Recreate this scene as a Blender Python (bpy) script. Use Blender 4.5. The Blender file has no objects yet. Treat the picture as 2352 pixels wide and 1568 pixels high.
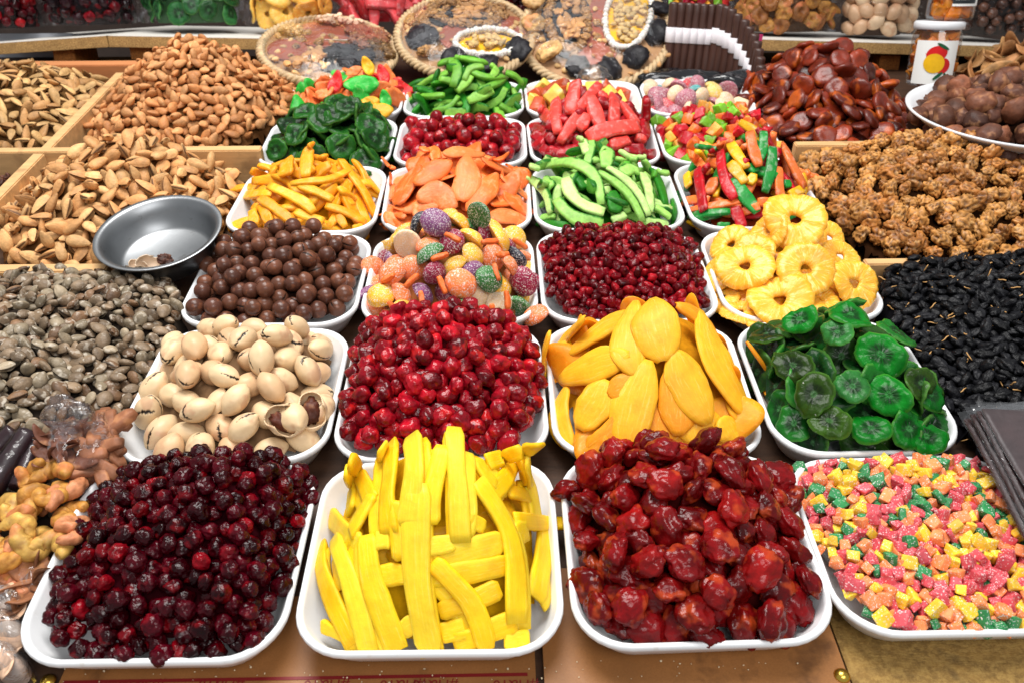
import bpy, bmesh, math, random
import numpy as np
from mathutils import Vector, Matrix, noise as mn

# ------------------------------------------------------------------ camera, world, light
scene = bpy.context.scene
COL = scene.collection
TILT = math.radians(14.0)                 # the stall board slopes towards the buyer
F, CX, CY = 1946.0, 1176.0, 784.0         # focal length in units of a 2352 px wide frame
PITCH = math.radians(37.3)
YAW = math.atan2(46, 2447.0)
CAM = np.array([0.0, 0.0, 0.578])         # in board coordinates (u right, v up the slope, w off the board)
fw = np.array([math.sin(YAW) * math.cos(PITCH), math.cos(YAW) * math.cos(PITCH), -math.sin(PITCH)])
rt = np.array([math.cos(YAW), -math.sin(YAW), 0.0])
up = np.cross(rt, fw)
D4 = Matrix.Rotation(TILT, 4, 'X')        # board coordinates -> world

cam_d = bpy.data.cameras.new('camera')
cam_d.sensor_width = 36.0
cam_d.lens = 36.0 * F / 2352.0
cam_d.clip_start, cam_d.clip_end = 0.02, 50.0
cam_d.dof.use_dof = True
cam_d.dof.focus_distance = 0.80
cam_d.dof.aperture_fstop = 11.0
cam = bpy.data.objects.new('camera', cam_d)
COL.objects.link(cam)
Mc = Matrix(((rt[0], up[0], -fw[0], CAM[0]), (rt[1], up[1], -fw[1], CAM[1]), (rt[2], up[2], -fw[2], CAM[2]), (0, 0, 0, 1)))
cam.matrix_world = D4 @ Mc
scene.camera = cam

world = bpy.data.worlds.new('World')
scene.world = world
world.use_nodes = True
bg = world.node_tree.nodes['Background']
bg.inputs[0].default_value = (0.94, 0.97, 1.0, 1)
bg.inputs[1].default_value = 0.42


def area(name, loc, target, sx, sy, power, col=(1, 1, 1)):
    l = bpy.data.lights.new(name, 'AREA')
    l.shape = 'RECTANGLE'
    l.size, l.size_y, l.energy, l.color = sx, sy, power, col
    o = bpy.data.objects.new(name, l)
    COL.objects.link(o)
    o.location = loc
    o.rotation_euler = (Vector(target) - Vector(loc)).to_track_quat('-Z', 'Y').to_euler()
    return o


area('market_roof_light', (-0.3, 0.7, 2.3), (0.0, 0.95, 0.2), 1.5, 1.0, 66, (1.0, 0.98, 0.95))
area('market_front_light', (0.5, -1.3, 1.7), (0.0, 0.9, 0.2), 1.5, 0.7, 24, (1.0, 0.99, 0.98))

scene.view_settings.view_transform = 'Standard'
scene.view_settings.look = 'None'
scene.view_settings.exposure = 0.1
scene.view_settings.gamma = 1.0
scene.cycles.use_denoising = True
scene.cycles.max_bounces = 8
scene.cycles.diffuse_bounces = 3
scene.cycles.glossy_bounces = 3
scene.cycles.transmission_bounces = 6
scene.cycles.transparent_max_bounces = 12
scene.cycles.caustics_reflective = False
scene.cycles.caustics_refractive = False


# ------------------------------------------------------------------ small maths
def ray_dir(x, y):
    return fw + rt * ((x - CX) / F) - up * ((y - CY) / F)


def at_w(x, y, w):
    d = ray_dir(x, y)
    return CAM + d * ((w - CAM[2]) / d[2])


def at_v(x, y, v):
    d = ray_dir(x, y)
    return CAM + d * ((v - CAM[1]) / d[1])


def depth(p):
    return float((np.asarray(p) - CAM) @ fw)


def nrm(v):
    v = np.asarray(v, float)
    return v / max(np.linalg.norm(v), 1e-9)


def S(r, g, b):
    f = lambda c: (c / 255 / 12.92) if c <= 10 else ((c / 255 + 0.055) / 1.055) ** 2.4
    return (f(r), f(g), f(b))


def basis(z, x=None, rng=None):
    z = nrm(z)
    if x is None:
        x = rng.normal(size=3)
    x = np.asarray(x, float)
    x = nrm(x - z * (x @ z))
    return np.column_stack([x, np.cross(z, x), z])


def mat4(R, p, s=1.0):
    R = R * np.asarray(s)
    return Matrix(((R[0, 0], R[0, 1], R[0, 2], p[0]), (R[1, 0], R[1, 1], R[1, 2], p[1]), (R[2, 0], R[2, 1], R[2, 2], p[2]), (0, 0, 0, 1)))


def n3(p, seed=0.0):
    return mn.noise(Vector((p[0] + seed * 7.31, p[1] - seed * 3.17, p[2] + seed * 5.77)))


# ------------------------------------------------------------------ materials
MATS = {}


class NT:
    def __init__(self, name):
        self.m = bpy.data.materials.new(name)
        self.m.use_nodes = True
        self.t = self.m.node_tree
        self.t.nodes.clear()
        self.out = self.t.nodes.new('ShaderNodeOutputMaterial')

    def n(self, kind, **kw):
        nd = self.t.nodes.new('ShaderNode' + kind)
        for k, v in kw.items():
            setattr(nd, k, v)
        return nd

    def l(self, a, b):
        self.t.links.new(a, b)

    def math(self, op, a, b=None, clamp=False):
        nd = self.n('Math', operation=op, use_clamp=clamp)
        for i, x in enumerate((a, b)):
            if x is None:
                continue
            if isinstance(x, (int, float)):
                nd.inputs[i].default_value = x
            else:
                self.l(x, nd.inputs[i])
        return nd.outputs[0]

    def mix(self, fac, a, b, mode='MIX'):
        nd = self.n('MixRGB', blend_type=mode)
        for i, x in enumerate((fac, a, b)):
            if isinstance(x, (int, float)):
                nd.inputs[i].default_value = x
            elif isinstance(x, tuple):
                nd.inputs[i].default_value = (*x[:3], 1)
            else:
                self.l(x, nd.inputs[i])
        return nd.outputs[0]

    def maprange(self, v, a, b, c=0.0, d=1.0):
        nd = self.n('MapRange')
        self.l(v, nd.inputs[0])
        for i, x in enumerate((a, b, c, d)):
            nd.inputs[i + 1].default_value = x
        return nd.outputs[0]

    def noise(self, vec, scale, detail=3.0, rough=0.55, dist=0.0):
        nd = self.n('TexNoise')
        nd.inputs['Scale'].default_value = scale
        nd.inputs['Detail'].default_value = detail
        nd.inputs['Roughness'].default_value = rough
        nd.inputs['Distortion'].default_value = dist
        self.l(vec, nd.inputs['Vector'])
        return nd.outputs['Fac']


def piece_mat(name, rough=0.45, spec=0.4, sss=0.0, sss_r=(1, 0.4, 0.2), sss_s=0.004, bump=0.25, bscale=180.0, bdet=3.0, var=(0.8, 1.15), mott=(0.75, 1.2), mscale=70.0,
              sugar=0.0, sugar_scale=900.0, coat=0.0, dark=(0.01, 0.005, 0.003), patch=None, patch_amt=0.0, patch_scale=60.0, extra=None, streak=None, ghost=0.0):
    """A material whose colour is the object's own colour (or the colour baked on a heap's mass)."""
    t = NT(name)
    tc = t.n('TexCoord')
    oi = t.n('ObjectInfo')
    bk = t.n('Attribute', attribute_name='bk')
    bc = t.n('Attribute', attribute_name='bcol')
    br = t.n('Attribute', attribute_name='brnd')
    dk = t.n('Attribute', attribute_name='dark')
    base = t.mix(bk.outputs['Fac'], oi.outputs['Color'], bc.outputs['Color'])
    rnd = t.math('FRACT', t.math('ADD', oi.outputs['Random'], br.outputs['Fac']))
    vm = t.n('VectorMath', operation='ADD')
    t.l(tc.outputs['Object'], vm.inputs[0])
    cx = t.n('CombineXYZ')
    t.l(t.math('MULTIPLY', rnd, 3.1), cx.inputs[0])
    t.l(t.math('MULTIPLY', rnd, 1.7), cx.inputs[2])
    t.l(cx.outputs[0], vm.inputs[1])
    vec = vm.outputs[0]
    if streak:
        vs = t.n('VectorMath', operation='MULTIPLY')
        t.l(vec, vs.inputs[0])
        vs.inputs[1].default_value = streak
        svec = vs.outputs[0]
    else:
        svec = vec
    m1 = t.maprange(t.noise(svec, mscale), 0.3, 0.7, *mott)
    v1 = t.maprange(rnd, 0, 1, *var)
    val = t.math('MULTIPLY', m1, v1)
    cc = t.n('CombineXYZ')
    for i in range(3):
        t.l(val, cc.inputs[i])
    col = t.mix(1.0, base, cc.outputs[0], 'MULTIPLY')
    if patch:
        pf = t.math('MULTIPLY', t.maprange(t.noise(vec, patch_scale, 2.0), 0.56, 0.66), patch_amt)
        col = t.mix(pf, col, patch)
    if extra:
        col = extra(t, col, rnd, vec)
    sg = None
    if sugar > 0:
        vo = t.n('TexVoronoi')
        vo.inputs['Scale'].default_value = sugar_scale
        t.l(vec, vo.inputs['Vector'])
        big = t.maprange(t.noise(vec, 90.0, 2.0), 0.35, 0.65, 0.35, 1.0)
        thr = t.maprange(vo.outputs['Color'], 1.0 - sugar, 1.0 - sugar + 0.08)
        sg = t.math('MULTIPLY', thr, big)
        col = t.mix(t.math('MULTIPLY', sg, 0.75), col, (0.9, 0.87, 0.84))
    col = t.mix(dk.outputs['Fac'], col, dark)
    p = t.n('BsdfPrincipled')
    t.l(col, p.inputs['Base Color'])
    p.inputs['Roughness'].default_value = rough
    p.inputs['Specular IOR Level'].default_value = spec
    if sss > 0:
        p.inputs['Subsurface Weight'].default_value = sss
        p.inputs['Subsurface Radius'].default_value = sss_r
        p.inputs['Subsurface Scale'].default_value = sss_s
    if coat > 0:
        p.inputs['Coat Weight'].default_value = coat
        p.inputs['Coat Roughness'].default_value = 0.12
    b = t.n('Bump')
    b.inputs['Strength'].default_value = bump
    b.inputs['Distance'].default_value = 0.002
    h = t.noise(vec, bscale, bdet)
    if sg is not None:
        h = t.math('ADD', h, t.math('MULTIPLY', sg, 0.8))
    t.l(h, b.inputs['Height'])
    t.l(b.outputs[0], p.inputs['Normal'])
    t.l(p.outputs[0], t.out.inputs[0])
    MATS[name] = t.m
    return t.m


def kiwi_extra(t, col, rnd, vec):
    a = t.n('Attribute', attribute_name='pc')
    s = t.n('SeparateXYZ')
    t.l(a.outputs['Vector'], s.inputs[0])
    rho, px, py = s.outputs
    ang = t.math('ARCTAN2', px, py)
    cx = t.n('CombineXYZ')
    t.l(t.math('MULTIPLY', t.math('SINE', ang), 6.0), cx.inputs[0])
    t.l(t.math('MULTIPLY', t.math('COSINE', ang), 6.0), cx.inputs[1])
    t.l(t.math('MULTIPLY', rnd, 40.0), cx.inputs[2])
    sp = t.noise(cx.outputs[0], 2.6, 2.0, 0.7)
    band = t.math('MULTIPLY', t.maprange(rho, 0.10, 0.2), t.math('SUBTRACT', 1.0, t.maprange(t.math('ADD', rho, t.math('MULTIPLY', sp, 0.5)), 0.66, 0.80)))
    seeds = t.math('MULTIPLY', band, t.maprange(sp, 0.36, 0.56, 0.25, 1.0))
    col = t.mix(t.math('MULTIPLY', seeds, 0.95), col, (0.006, 0.012, 0.006))
    core = t.math('SUBTRACT', 1.0, t.maprange(rho, 0.08, 0.2))
    col = t.mix(t.math('MULTIPLY', core, 0.4), col, (0.08, 0.22, 0.09))
    edge = t.maprange(rho, 0.88, 1.0)
    return t.mix(t.math('MULTIPLY', edge, 0.22), col, (0.20, 0.52, 0.08))


def pine_extra(t, col, rnd, vec):
    a = t.n('Attribute', attribute_name='pc')
    s = t.n('SeparateXYZ')
    t.l(a.outputs['Vector'], s.inputs[0])
    rho, px, py = s.outputs
    ang = t.math('ARCTAN2', px, py)
    cx = t.n('CombineXYZ')
    t.l(t.math('MULTIPLY', t.math('SINE', ang), 5.0), cx.inputs[0])
    t.l(t.math('MULTIPLY', t.math('COSINE', ang), 5.0), cx.inputs[1])
    t.l(t.math('ADD', t.math('MULTIPLY', rho, 1.0), t.math('MULTIPLY', rnd, 40.0)), cx.inputs[2])
    sp = t.noise(cx.outputs[0], 2.6, 3.0, 0.65)
    col = t.mix(t.maprange(sp, 0.32, 0.5, 0.28, 0.0), col, t.mix(1.0, col, (0.95, 0.66, 0.35), 'MULTIPLY'))
    return t.mix(t.maprange(sp, 0.52, 0.66, 0.0, 0.6), col, (1.0, 0.78, 0.30))


def fibre_extra(t, col, rnd, vec):
    a = t.n('Attribute', attribute_name='pc')
    s = t.n('SeparateXYZ')
    t.l(a.outputs['Vector'], s.inputs[0])
    cx = t.n('CombineXYZ')
    t.l(t.math('MULTIPLY', s.outputs[0], 2.2), cx.inputs[0])
    t.l(t.math('MULTIPLY', s.outputs[1], 5.0), cx.inputs[1])
    t.l(t.math('MULTIPLY', rnd, 50.0), cx.inputs[2])
    f = t.noise(cx.outputs[0], 1.8, 4.0, 0.65, 0.4)
    col = t.mix(t.maprange(f, 0.35, 0.6, 0.28, 0.0), col, t.mix(1.0, col, (0.86, 0.66, 0.30), 'MULTIPLY'))
    col = t.mix(t.maprange(f, 0.56, 0.72, 0.0, 0.2), col, (1.0, 0.86, 0.42))
    blot = t.maprange(t.noise(vec, 38.0, 3.0), 0.55, 0.72, 0.0, 0.5)
    return t.mix(blot, col, t.mix(1.0, col, (0.96, 0.72, 0.45), 'MULTIPLY'))


def pith_extra(t, col, rnd, vec):
    a = t.n('Attribute', attribute_name='pc')
    s = t.n('SeparateXYZ')
    t.l(a.outputs['Vector'], s.inputs[0])
    wob = t.maprange(t.noise(vec, 110.0, 2.0), 0.3, 0.7, -0.2, 0.2)
    e = t.maprange(t.math('ADD', s.outputs[1], wob), 0.55, 0.9)
    return t.mix(e, col, (0.012, 0.13, 0.008))


piece_mat('berry_dark', rough=0.13, spec=0.22, bump=0.6, bscale=210, mott=(0.25, 1.3), var=(0.25, 1.2), mscale=110, sss=0.1, sss_r=(1, .15, .1), patch=S(170, 10, 22), patch_amt=0.25, patch_scale=70)
piece_mat('berry_red', rough=0.14, spec=0.3, bump=0.5, bscale=190, mott=(0.4, 1.6), var=(0.45, 1.4), mscale=100, sss=0.2, sss_r=(1, .15, .1), patch=S(222, 40, 36), patch_amt=0.45, patch_scale=80)
piece_mat('plum_red', rough=0.2, spec=0.25, bump=0.55, bscale=150, mott=(0.45, 1.5), var=(0.45, 1.1), mscale=70, sss=0.12, sss_r=(1, .2, .1), patch=S(196, 78, 34), patch_amt=0.5, patch_scale=60)
piece_mat('matte_yellow', rough=0.5, spec=0.25, bump=0.3, bscale=120, sugar=0.02, sugar_scale=700, mott=(0.86, 1.06), var=(0.9, 1.05), mscale=45, sss=0.3, sss_r=(1, .6, .08), sss_s=0.006, extra=fibre_extra)
piece_mat('candied', extra=fibre_extra, rough=0.45, spec=0.3, bump=0.6, bscale=110, sugar=0.02, sugar_scale=600, patch=(0.95, 0.8, 0.6), patch_amt=0.12, patch_scale=90, mott=(0.76, 1.1), var=(0.82, 1.1), mscale=45, sss=0.25, sss_r=(1, .5, .25), sss_s=0.004)
piece_mat('candied_gloss', rough=0.36, spec=0.35, bump=0.6, bscale=120, mott=(0.7, 1.15), var=(0.75, 1.12), mscale=70, sugar=0.05, sugar_scale=700, patch=(0.9,0.82,0.78), patch_amt=0.16, patch_scale=110, sss=0.2, sss_r=(1, .4, .2), sss_s=0.004)
piece_mat('cube', rough=0.5, spec=0.35, bump=0.35, bscale=260, mott=(0.75, 1.12), var=(0.78, 1.1), mscale=120, sss=0.15, sss_r=(1, .5, .3), sss_s=0.003, sugar=0.26, sugar_scale=1300)
piece_mat('sugared', rough=0.45, spec=0.4, bump=0.5, bscale=420, mott=(0.8, 1.15), var=(0.85, 1.1), mscale=80, sss=0.25, sss_r=(1, .5, .3), sss_s=0.004, sugar=0.34, sugar_scale=1100)
piece_mat('kiwi_green', rough=0.3, spec=0.16, bump=0.35, bscale=170, mott=(0.7, 1.2), var=(0.5, 1.1), mscale=80, sss=0.15, sss_r=(.3, 1, .2), sss_s=0.003, sugar=0.06, sugar_scale=650, extra=kiwi_extra)
piece_mat('pineapple', rough=0.33, spec=0.4, bump=0.5, bscale=110, mott=(0.88, 1.08), var=(0.9, 1.06), mscale=60, sss=0.35, sss_r=(1, .55, .12), sss_s=0.006, extra=pine_extra)
piece_mat('pith', rough=0.45, spec=0.25, bump=0.3, bscale=200, mott=(0.72, 1.15), var=(0.75, 1.12), mscale=110, sss=0.2, sss_r=(.5, 1, .2), sss_s=0.004, extra=pith_extra)
piece_mat('pecan_shell', rough=0.42, spec=0.35, bump=0.1, bscale=90, mott=(0.86, 1.05), var=(0.88, 1.05), mscale=50, patch=S(188, 136, 104), patch_amt=0.55, patch_scale=55)
piece_mat('chocolate', rough=0.3, spec=0.35, bump=0.18, bscale=120, mott=(0.75, 1.25), var=(0.8, 1.25), mscale=80, patch=S(150, 92, 62), patch_amt=0.35, patch_scale=150)
piece_mat('almond_shell', rough=0.55, spec=0.3, bump=0.5, bscale=330, bdet=4, mott=(0.72, 1.15), var=(0.72, 1.2), mscale=130, dark=S(70, 38, 20))
piece_mat('grey_shell', rough=0.5, spec=0.35, bump=0.5, bscale=260, mott=(0.55, 1.2), var=(0.55, 1.2), mscale=90, dark=S(40, 30, 24), patch=S(200, 190, 174), patch_amt=0.6, patch_scale=150)
piece_mat('walnut', rough=0.45, spec=0.35, bump=0.25, bscale=160, mott=(0.7, 1.2), var=(0.75, 1.2), mscale=120, patch=S(222, 178, 118), patch_amt=0.5, patch_scale=130, dark=S(58, 28, 10))
piece_mat('dried_apricot', rough=0.36, spec=0.45, bump=0.5, bscale=120, mott=(0.5, 1.35), var=(0.6, 1.35), mscale=45, sss=0.15, sss_r=(1, .3, .1), patch=S(235, 115, 30), patch_amt=0.45, patch_scale=30)
piece_mat('raisin', rough=0.42, spec=0.22, bump=0.6, bscale=330, mott=(0.5, 1.5), var=(0.6, 1.5), mscale=120)
piece_mat('dry_brown', rough=0.55, spec=0.3, bump=0.6, bscale=130, mott=(0.55, 1.3), var=(0.7, 1.25), mscale=60, dark=S(40, 22, 14), patch=S(205, 150, 100), patch_amt=0.3, patch_scale=60)
piece_mat('fig', rough=0.5, spec=0.3, bump=1.0, bscale=75, dark=S(120, 62, 22), mott=(0.5, 1.15), var=(0.8, 1.15), mscale=70, sss=0.1, patch=S(226, 130, 92), patch_amt=0.55, patch_scale=30)
piece_mat('leather', rough=0.42, spec=0.35, bump=0.4, bscale=60, mott=(0.7, 1.3), var=(0.8, 1.2), mscale=30)


piece_mat('heap_inner', rough=0.9, spec=0.04, bump=0.6, bscale=90, mott=(0.6, 1.2), var=(1.0, 1.0), mscale=60)  # matte mound under the pieces; shows the mass colour with its painted gap shade


def plain_mat(name, col, rough=0.5, spec=0.4, metal=0.0, var=(0.85, 1.1), scale=6.0, bump=0.0, bscale=60.0, stretch=(1, 1, 1), dirt=None, dirt_amt=0.0, dirt_scale=30.0, dirt_lo=0.58, fine=None):
    t = NT(name)
    tc = t.n('TexCoord')
    vs = t.n('VectorMath', operation='MULTIPLY')
    t.l(tc.outputs['Object'], vs.inputs[0])
    vs.inputs[1].default_value = stretch
    vec = vs.outputs[0]
    m1 = t.maprange(t.noise(vec, scale, 5.0, 0.6), 0.3, 0.7, *var)
    cc = t.n('CombineXYZ')
    for i in range(3):
        t.l(m1, cc.inputs[i])
    c = t.mix(1.0, col, cc.outputs[0], 'MULTIPLY')
    if fine:
        f1 = t.maprange(t.noise(tc.outputs['Object'], fine[0], 3.0, 0.7), 0.4, 0.62)
        c = t.mix(t.math('MULTIPLY', f1, fine[2]), c, fine[1])
    if dirt:
        d1 = t.maprange(t.noise(tc.outputs['Object'], dirt_scale, 4.0, 0.65), dirt_lo, dirt_lo + 0.1)
        c = t.mix(t.math('MULTIPLY', d1, dirt_amt), c, dirt)
    p = t.n('BsdfPrincipled')
    t.l(c, p.inputs['Base Color'])
    p.inputs['Roughness'].default_value = rough
    p.inputs['Specular IOR Level'].default_value = spec
    p.inputs['Metallic'].default_value = metal
    if bump:
        b = t.n('Bump')
        b.inputs['Strength'].default_value = bump
        b.inputs['Distance'].default_value = 0.002
        t.l(t.noise(vec, bscale, 4.0), b.inputs['Height'])
        t.l(b.outputs[0], p.inputs['Normal'])
    t.l(p.outputs[0], t.out.inputs[0])
    MATS[name] = t.m
    return t.m


plain_mat('foam', (0.83, 0.84, 0.85), rough=0.38, spec=0.4, var=(0.96, 1.02), scale=20, bump=0.06, bscale=220, dirt=(0.55, 0.47, 0.36), dirt_amt=0.30, dirt_scale=90, dirt_lo=0.63)
plain_mat('board_wood', S(70, 46, 30), rough=0.6, var=(0.6, 1.2), scale=12, stretch=(1, 8, 8), bump=0.2)
plain_mat('divider_wood', S(214, 170, 116), rough=0.6, var=(0.8, 1.1), scale=14, stretch=(1, 7, 7), bump=0.15, dirt=S(120, 80, 50), dirt_amt=0.4, dirt_scale=18)
plain_mat('pink_wood', S(196, 128, 80), rough=0.6, var=(0.85, 1.1), scale=10, stretch=(1, 6, 6), bump=0.1)
plain_mat('shelf_top', S(228, 224, 216), rough=0.4, var=(0.95, 1.03), scale=8)
plain_mat('chip_edge', S(188, 150, 92), rough=0.75, var=(0.7, 1.15), scale=60, bump=0.5, bscale=300, fine=(420, S(105, 70, 34), 0.75))
plain_mat('chip_dark', S(190, 120, 50), rough=0.75, var=(0.7, 1.15), scale=60, bump=0.5, bscale=300, fine=(380, S(95, 52, 22), 0.75))
plain_mat('cardboard', S(150, 100, 54), rough=0.45, spec=0.35, var=(0.8, 1.15), scale=14, bump=0.06, bscale=160, dirt=S(66, 38, 20), dirt_amt=0.55, dirt_scale=16, dirt_lo=0.6, fine=(700, S(120, 76, 40), 0.3))
plain_mat('cardboard_flute', S(196, 172, 128), rough=0.75, var=(0.8, 1.1), scale=40)
plain_mat('chipboard', S(132, 100, 48), rough=0.75, var=(0.65, 1.2), scale=40, stretch=(1, 2.5, 1), bump=0.6, bscale=160, dirt=S(40, 24, 14), dirt_amt=0.85, dirt_scale=11, dirt_lo=0.62, fine=(210, S(176, 142, 78), 0.55))
plain_mat('red_ink', S(120, 14, 18), rough=0.5)
plain_mat('brass', S(214, 178, 78), rough=0.25, metal=1.0, var=(0.85, 1.05), scale=60)
plain_mat('steel', (0.30, 0.31, 0.32), rough=0.40, metal=1.0, var=(0.8, 1.05), scale=14, dirt=(0.10, 0.08, 0.06), dirt_amt=0.5, dirt_scale=75, dirt_lo=0.62)
plain_mat('white_plastic', (0.72, 0.73, 0.75), rough=0.3, var=(0.96, 1.02))
plain_mat('wicker', S(206, 176, 134), rough=0.55, var=(0.6, 1.15), scale=16, stretch=(6, 6, 1), bump=0.4, bscale=140)
plain_mat('platter_base', S(176, 132, 88), rough=0.6, var=(0.7, 1.2), scale=20)
plain_mat('pastille', S(160, 82, 58), rough=0.5, var=(0.75, 1.15), scale=30, bump=0.3, bscale=90)
plain_mat('black_fruit', S(28, 27, 32), rough=0.38, var=(0.6, 1.5), scale=60, bump=0.7, bscale=140)
plain_mat('sugar_ball', S(238, 232, 222), rough=0.5, var=(0.9, 1.03), scale=60, bump=0.3, bscale=200)
plain_mat('roll_brown', S(70, 44, 36), rough=0.4, spec=0.5, var=(0.55, 1.3), scale=30, stretch=(1, 1, 0.25), bump=0.5, bscale=110)
plain_mat('paper_white', S(236, 232, 236), rough=0.5, var=(0.95, 1.02))
plain_mat('paper_pink', S(225, 70, 130), rough=0.45, var=(0.7, 1.3), scale=30)
plain_mat('wall_grey', S(196, 200, 208), rough=0.7, var=(0.9, 1.05), scale=3)
plain_mat('blue_cloth', S(50, 78, 120), rough=0.8, var=(0.6, 1.2), scale=40)
plain_mat('dark_cloth', S(52, 40, 34), rough=0.9, var=(0.7, 1.2), scale=20)
plain_mat('label_white', S(236, 236, 232), rough=0.4, var=(0.98, 1.01))
plain_mat('label_black', S(28, 34, 38), rough=0.4)
plain_mat('print_red', S(206, 24, 24), rough=0.4, var=(0.85, 1.1), scale=60)
plain_mat('print_yellow', S(236, 182, 20), rough=0.4, var=(0.85, 1.05), scale=80)
plain_mat('print_green', S(20, 84, 50), rough=0.4)
plain_mat('print_orange', S(250, 160, 30), rough=0.4)
plain_mat('print_grey', S(150, 152, 150), rough=0.4)
plain_mat('stem', S(196, 150, 92), rough=0.6)
plain_mat('shell_scrap', S(226, 200, 172), rough=0.5, var=(0.85, 1.05), scale=60)
plain_mat('scrap_brown', S(92, 46, 30), rough=0.5, var=(0.7, 1.2), scale=80)
plain_mat('crumb', S(222, 204, 170), rough=0.6)
plain_mat('black_film', (0.008, 0.008, 0.010), rough=0.14, spec=0.7, bump=0.9, bscale=22)


def film_mat(name, tint=(0.97, 0.97, 0.98), lo=0.05, hi=0.55, rough=0.1, bscale=38.0, bstr=0.9, stretch=(1, 1, 1)):
    t = NT(name)
    tc = t.n('TexCoord')
    vs = t.n('VectorMath', operation='MULTIPLY')
    t.l(tc.outputs['Object'], vs.inputs[0])
    vs.inputs[1].default_value = stretch
    nz = t.noise(vs.outputs[0], bscale, 3.0, 0.6, 0.6)
    b = t.n('Bump')
    b.inputs['Strength'].default_value = bstr
    b.inputs['Distance'].default_value = 0.006
    t.l(nz, b.inputs['Height'])
    tr = t.n('BsdfTransparent')
    tr.inputs[0].default_value = (*tint, 1)
    gl = t.n('BsdfGlossy')
    gl.inputs['Roughness'].default_value = rough
    gl.inputs[0].default_value = (0.95, 0.95, 0.95, 1)
    t.l(b.outputs[0], gl.inputs['Normal'])
    lw = t.n('LayerWeight')
    lw.inputs[0].default_value = 0.25
    t.l(b.outputs[0], lw.inputs['Normal'])
    ms = t.n('MixShader')
    t.l(t.maprange(lw.outputs['Fresnel'], 0.0, 1.0, lo, hi), ms.inputs[0])
    t.l(tr.outputs[0], ms.inputs[1])
    t.l(gl.outputs[0], ms.inputs[2])
    t.l(ms.outputs[0], t.out.inputs[0])
    MATS[name] = t.m


film_mat('film', lo=0.015, hi=0.30, bstr=0.5)
film_mat('film_streak', lo=0.0, hi=0.32, bscale=26, stretch=(1, 1, 3.2), rough=0.06, bstr=0.6)
film_mat('film_milky', tint=(0.86, 0.86, 0.88), lo=0.10, hi=0.55, rough=0.25, bscale=60, bstr=0.6)
film_mat('film_shiny', lo=0.10, hi=0.7, rough=0.12, bscale=30, bstr=0.9)
film_mat('jar_clear', lo=0.04, hi=0.5, rough=0.04, bstr=0.05)


# ------------------------------------------------------------------ mesh makers
ICO = {}


def ico(n):
    if n not in ICO:
        bm = bmesh.new()
        bmesh.ops.create_icosphere(bm, subdivisions=n, radius=1.0)
        V = np.array([v.co[:] for v in bm.verts])
        T = np.array([[v.index for v in f.verts] for f in bm.faces])
        bm.free()
        ICO[n] = (V, T)
    return ICO[n]


def mesh(name, V, Fc, mat=None, attrs=None, smooth=True):
    me = bpy.data.meshes.new(name)
    V = np.asarray(V, float)
    me.from_pydata(V.tolist() if len(V) < 3000 else V, [], Fc.tolist() if isinstance(Fc, np.ndarray) and len(Fc) < 6000 else Fc)
    if smooth:
        me.polygons.foreach_set('use_smooth', np.ones(len(me.polygons), bool))
    for k, a in (attrs or {}).items():
        a = np.asarray(a, np.float32)
        if a.ndim == 1:
            me.attributes.new(k, 'FLOAT', 'POINT').data.foreach_set('value', a)
        elif a.shape[1] == 3:
            me.attributes.new(k, 'FLOAT_VECTOR', 'POINT').data.foreach_set('vector', a.ravel())
        else:
            me.attributes.new(k, 'FLOAT_COLOR', 'POINT').data.foreach_set('color', a.ravel())
    if mat:
        me.materials.append(MATS[mat] if isinstance(mat, str) else mat)
    me.update()
    return me


def put(name, me, M=None, parent=None, label=None, cat=None, group=None, kind=None, color=None, board=True):
    o = bpy.data.objects.new(name, me)
    COL.objects.link(o)
    if parent is not None:
        o.parent = parent
        if M is not None:
            o.matrix_basis = M
    elif M is not None:
        o.matrix_world = (D4 @ M) if board else M
    elif board:
        o.matrix_world = D4.copy()
    if label:
        o['label'] = label
    if cat:
        o['category'] = cat
    if group:
        o['group'] = group
    if kind:
        o['kind'] = kind
    if color is not None:
        o.color = (*color, 1)
    return o


def blob(seed, r=1.0, sc=(1, 1, 1), amp=0.12, freq=1.6, amp2=0.05, freq2=4.0, ridge=0.0, rfreq=3.0, sub=3, lo=False):
    V, T = ico(2 if lo else sub)
    out = []
    for p in V:
        k = 1 + amp * n3(p * freq, seed) + amp2 * n3(p * freq2, seed + 3)
        if ridge:
            k -= ridge * (1 - min(1, abs(n3(p * rfreq, seed + 9)) * 3.5))
        out.append(p * k)
    return np.array(out) * np.asarray(sc) * r, T, {}


def grid_tris(nu, nv, wrap_u=False):
    T = []
    for i in range(nu if wrap_u else nu - 1):
        for j in range(nv - 1):
            a, b = i * nv + j, ((i + 1) % nu) * nv + j
            T += [(a, b, b + 1), (a, b + 1, a + 1)]
    return T


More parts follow.
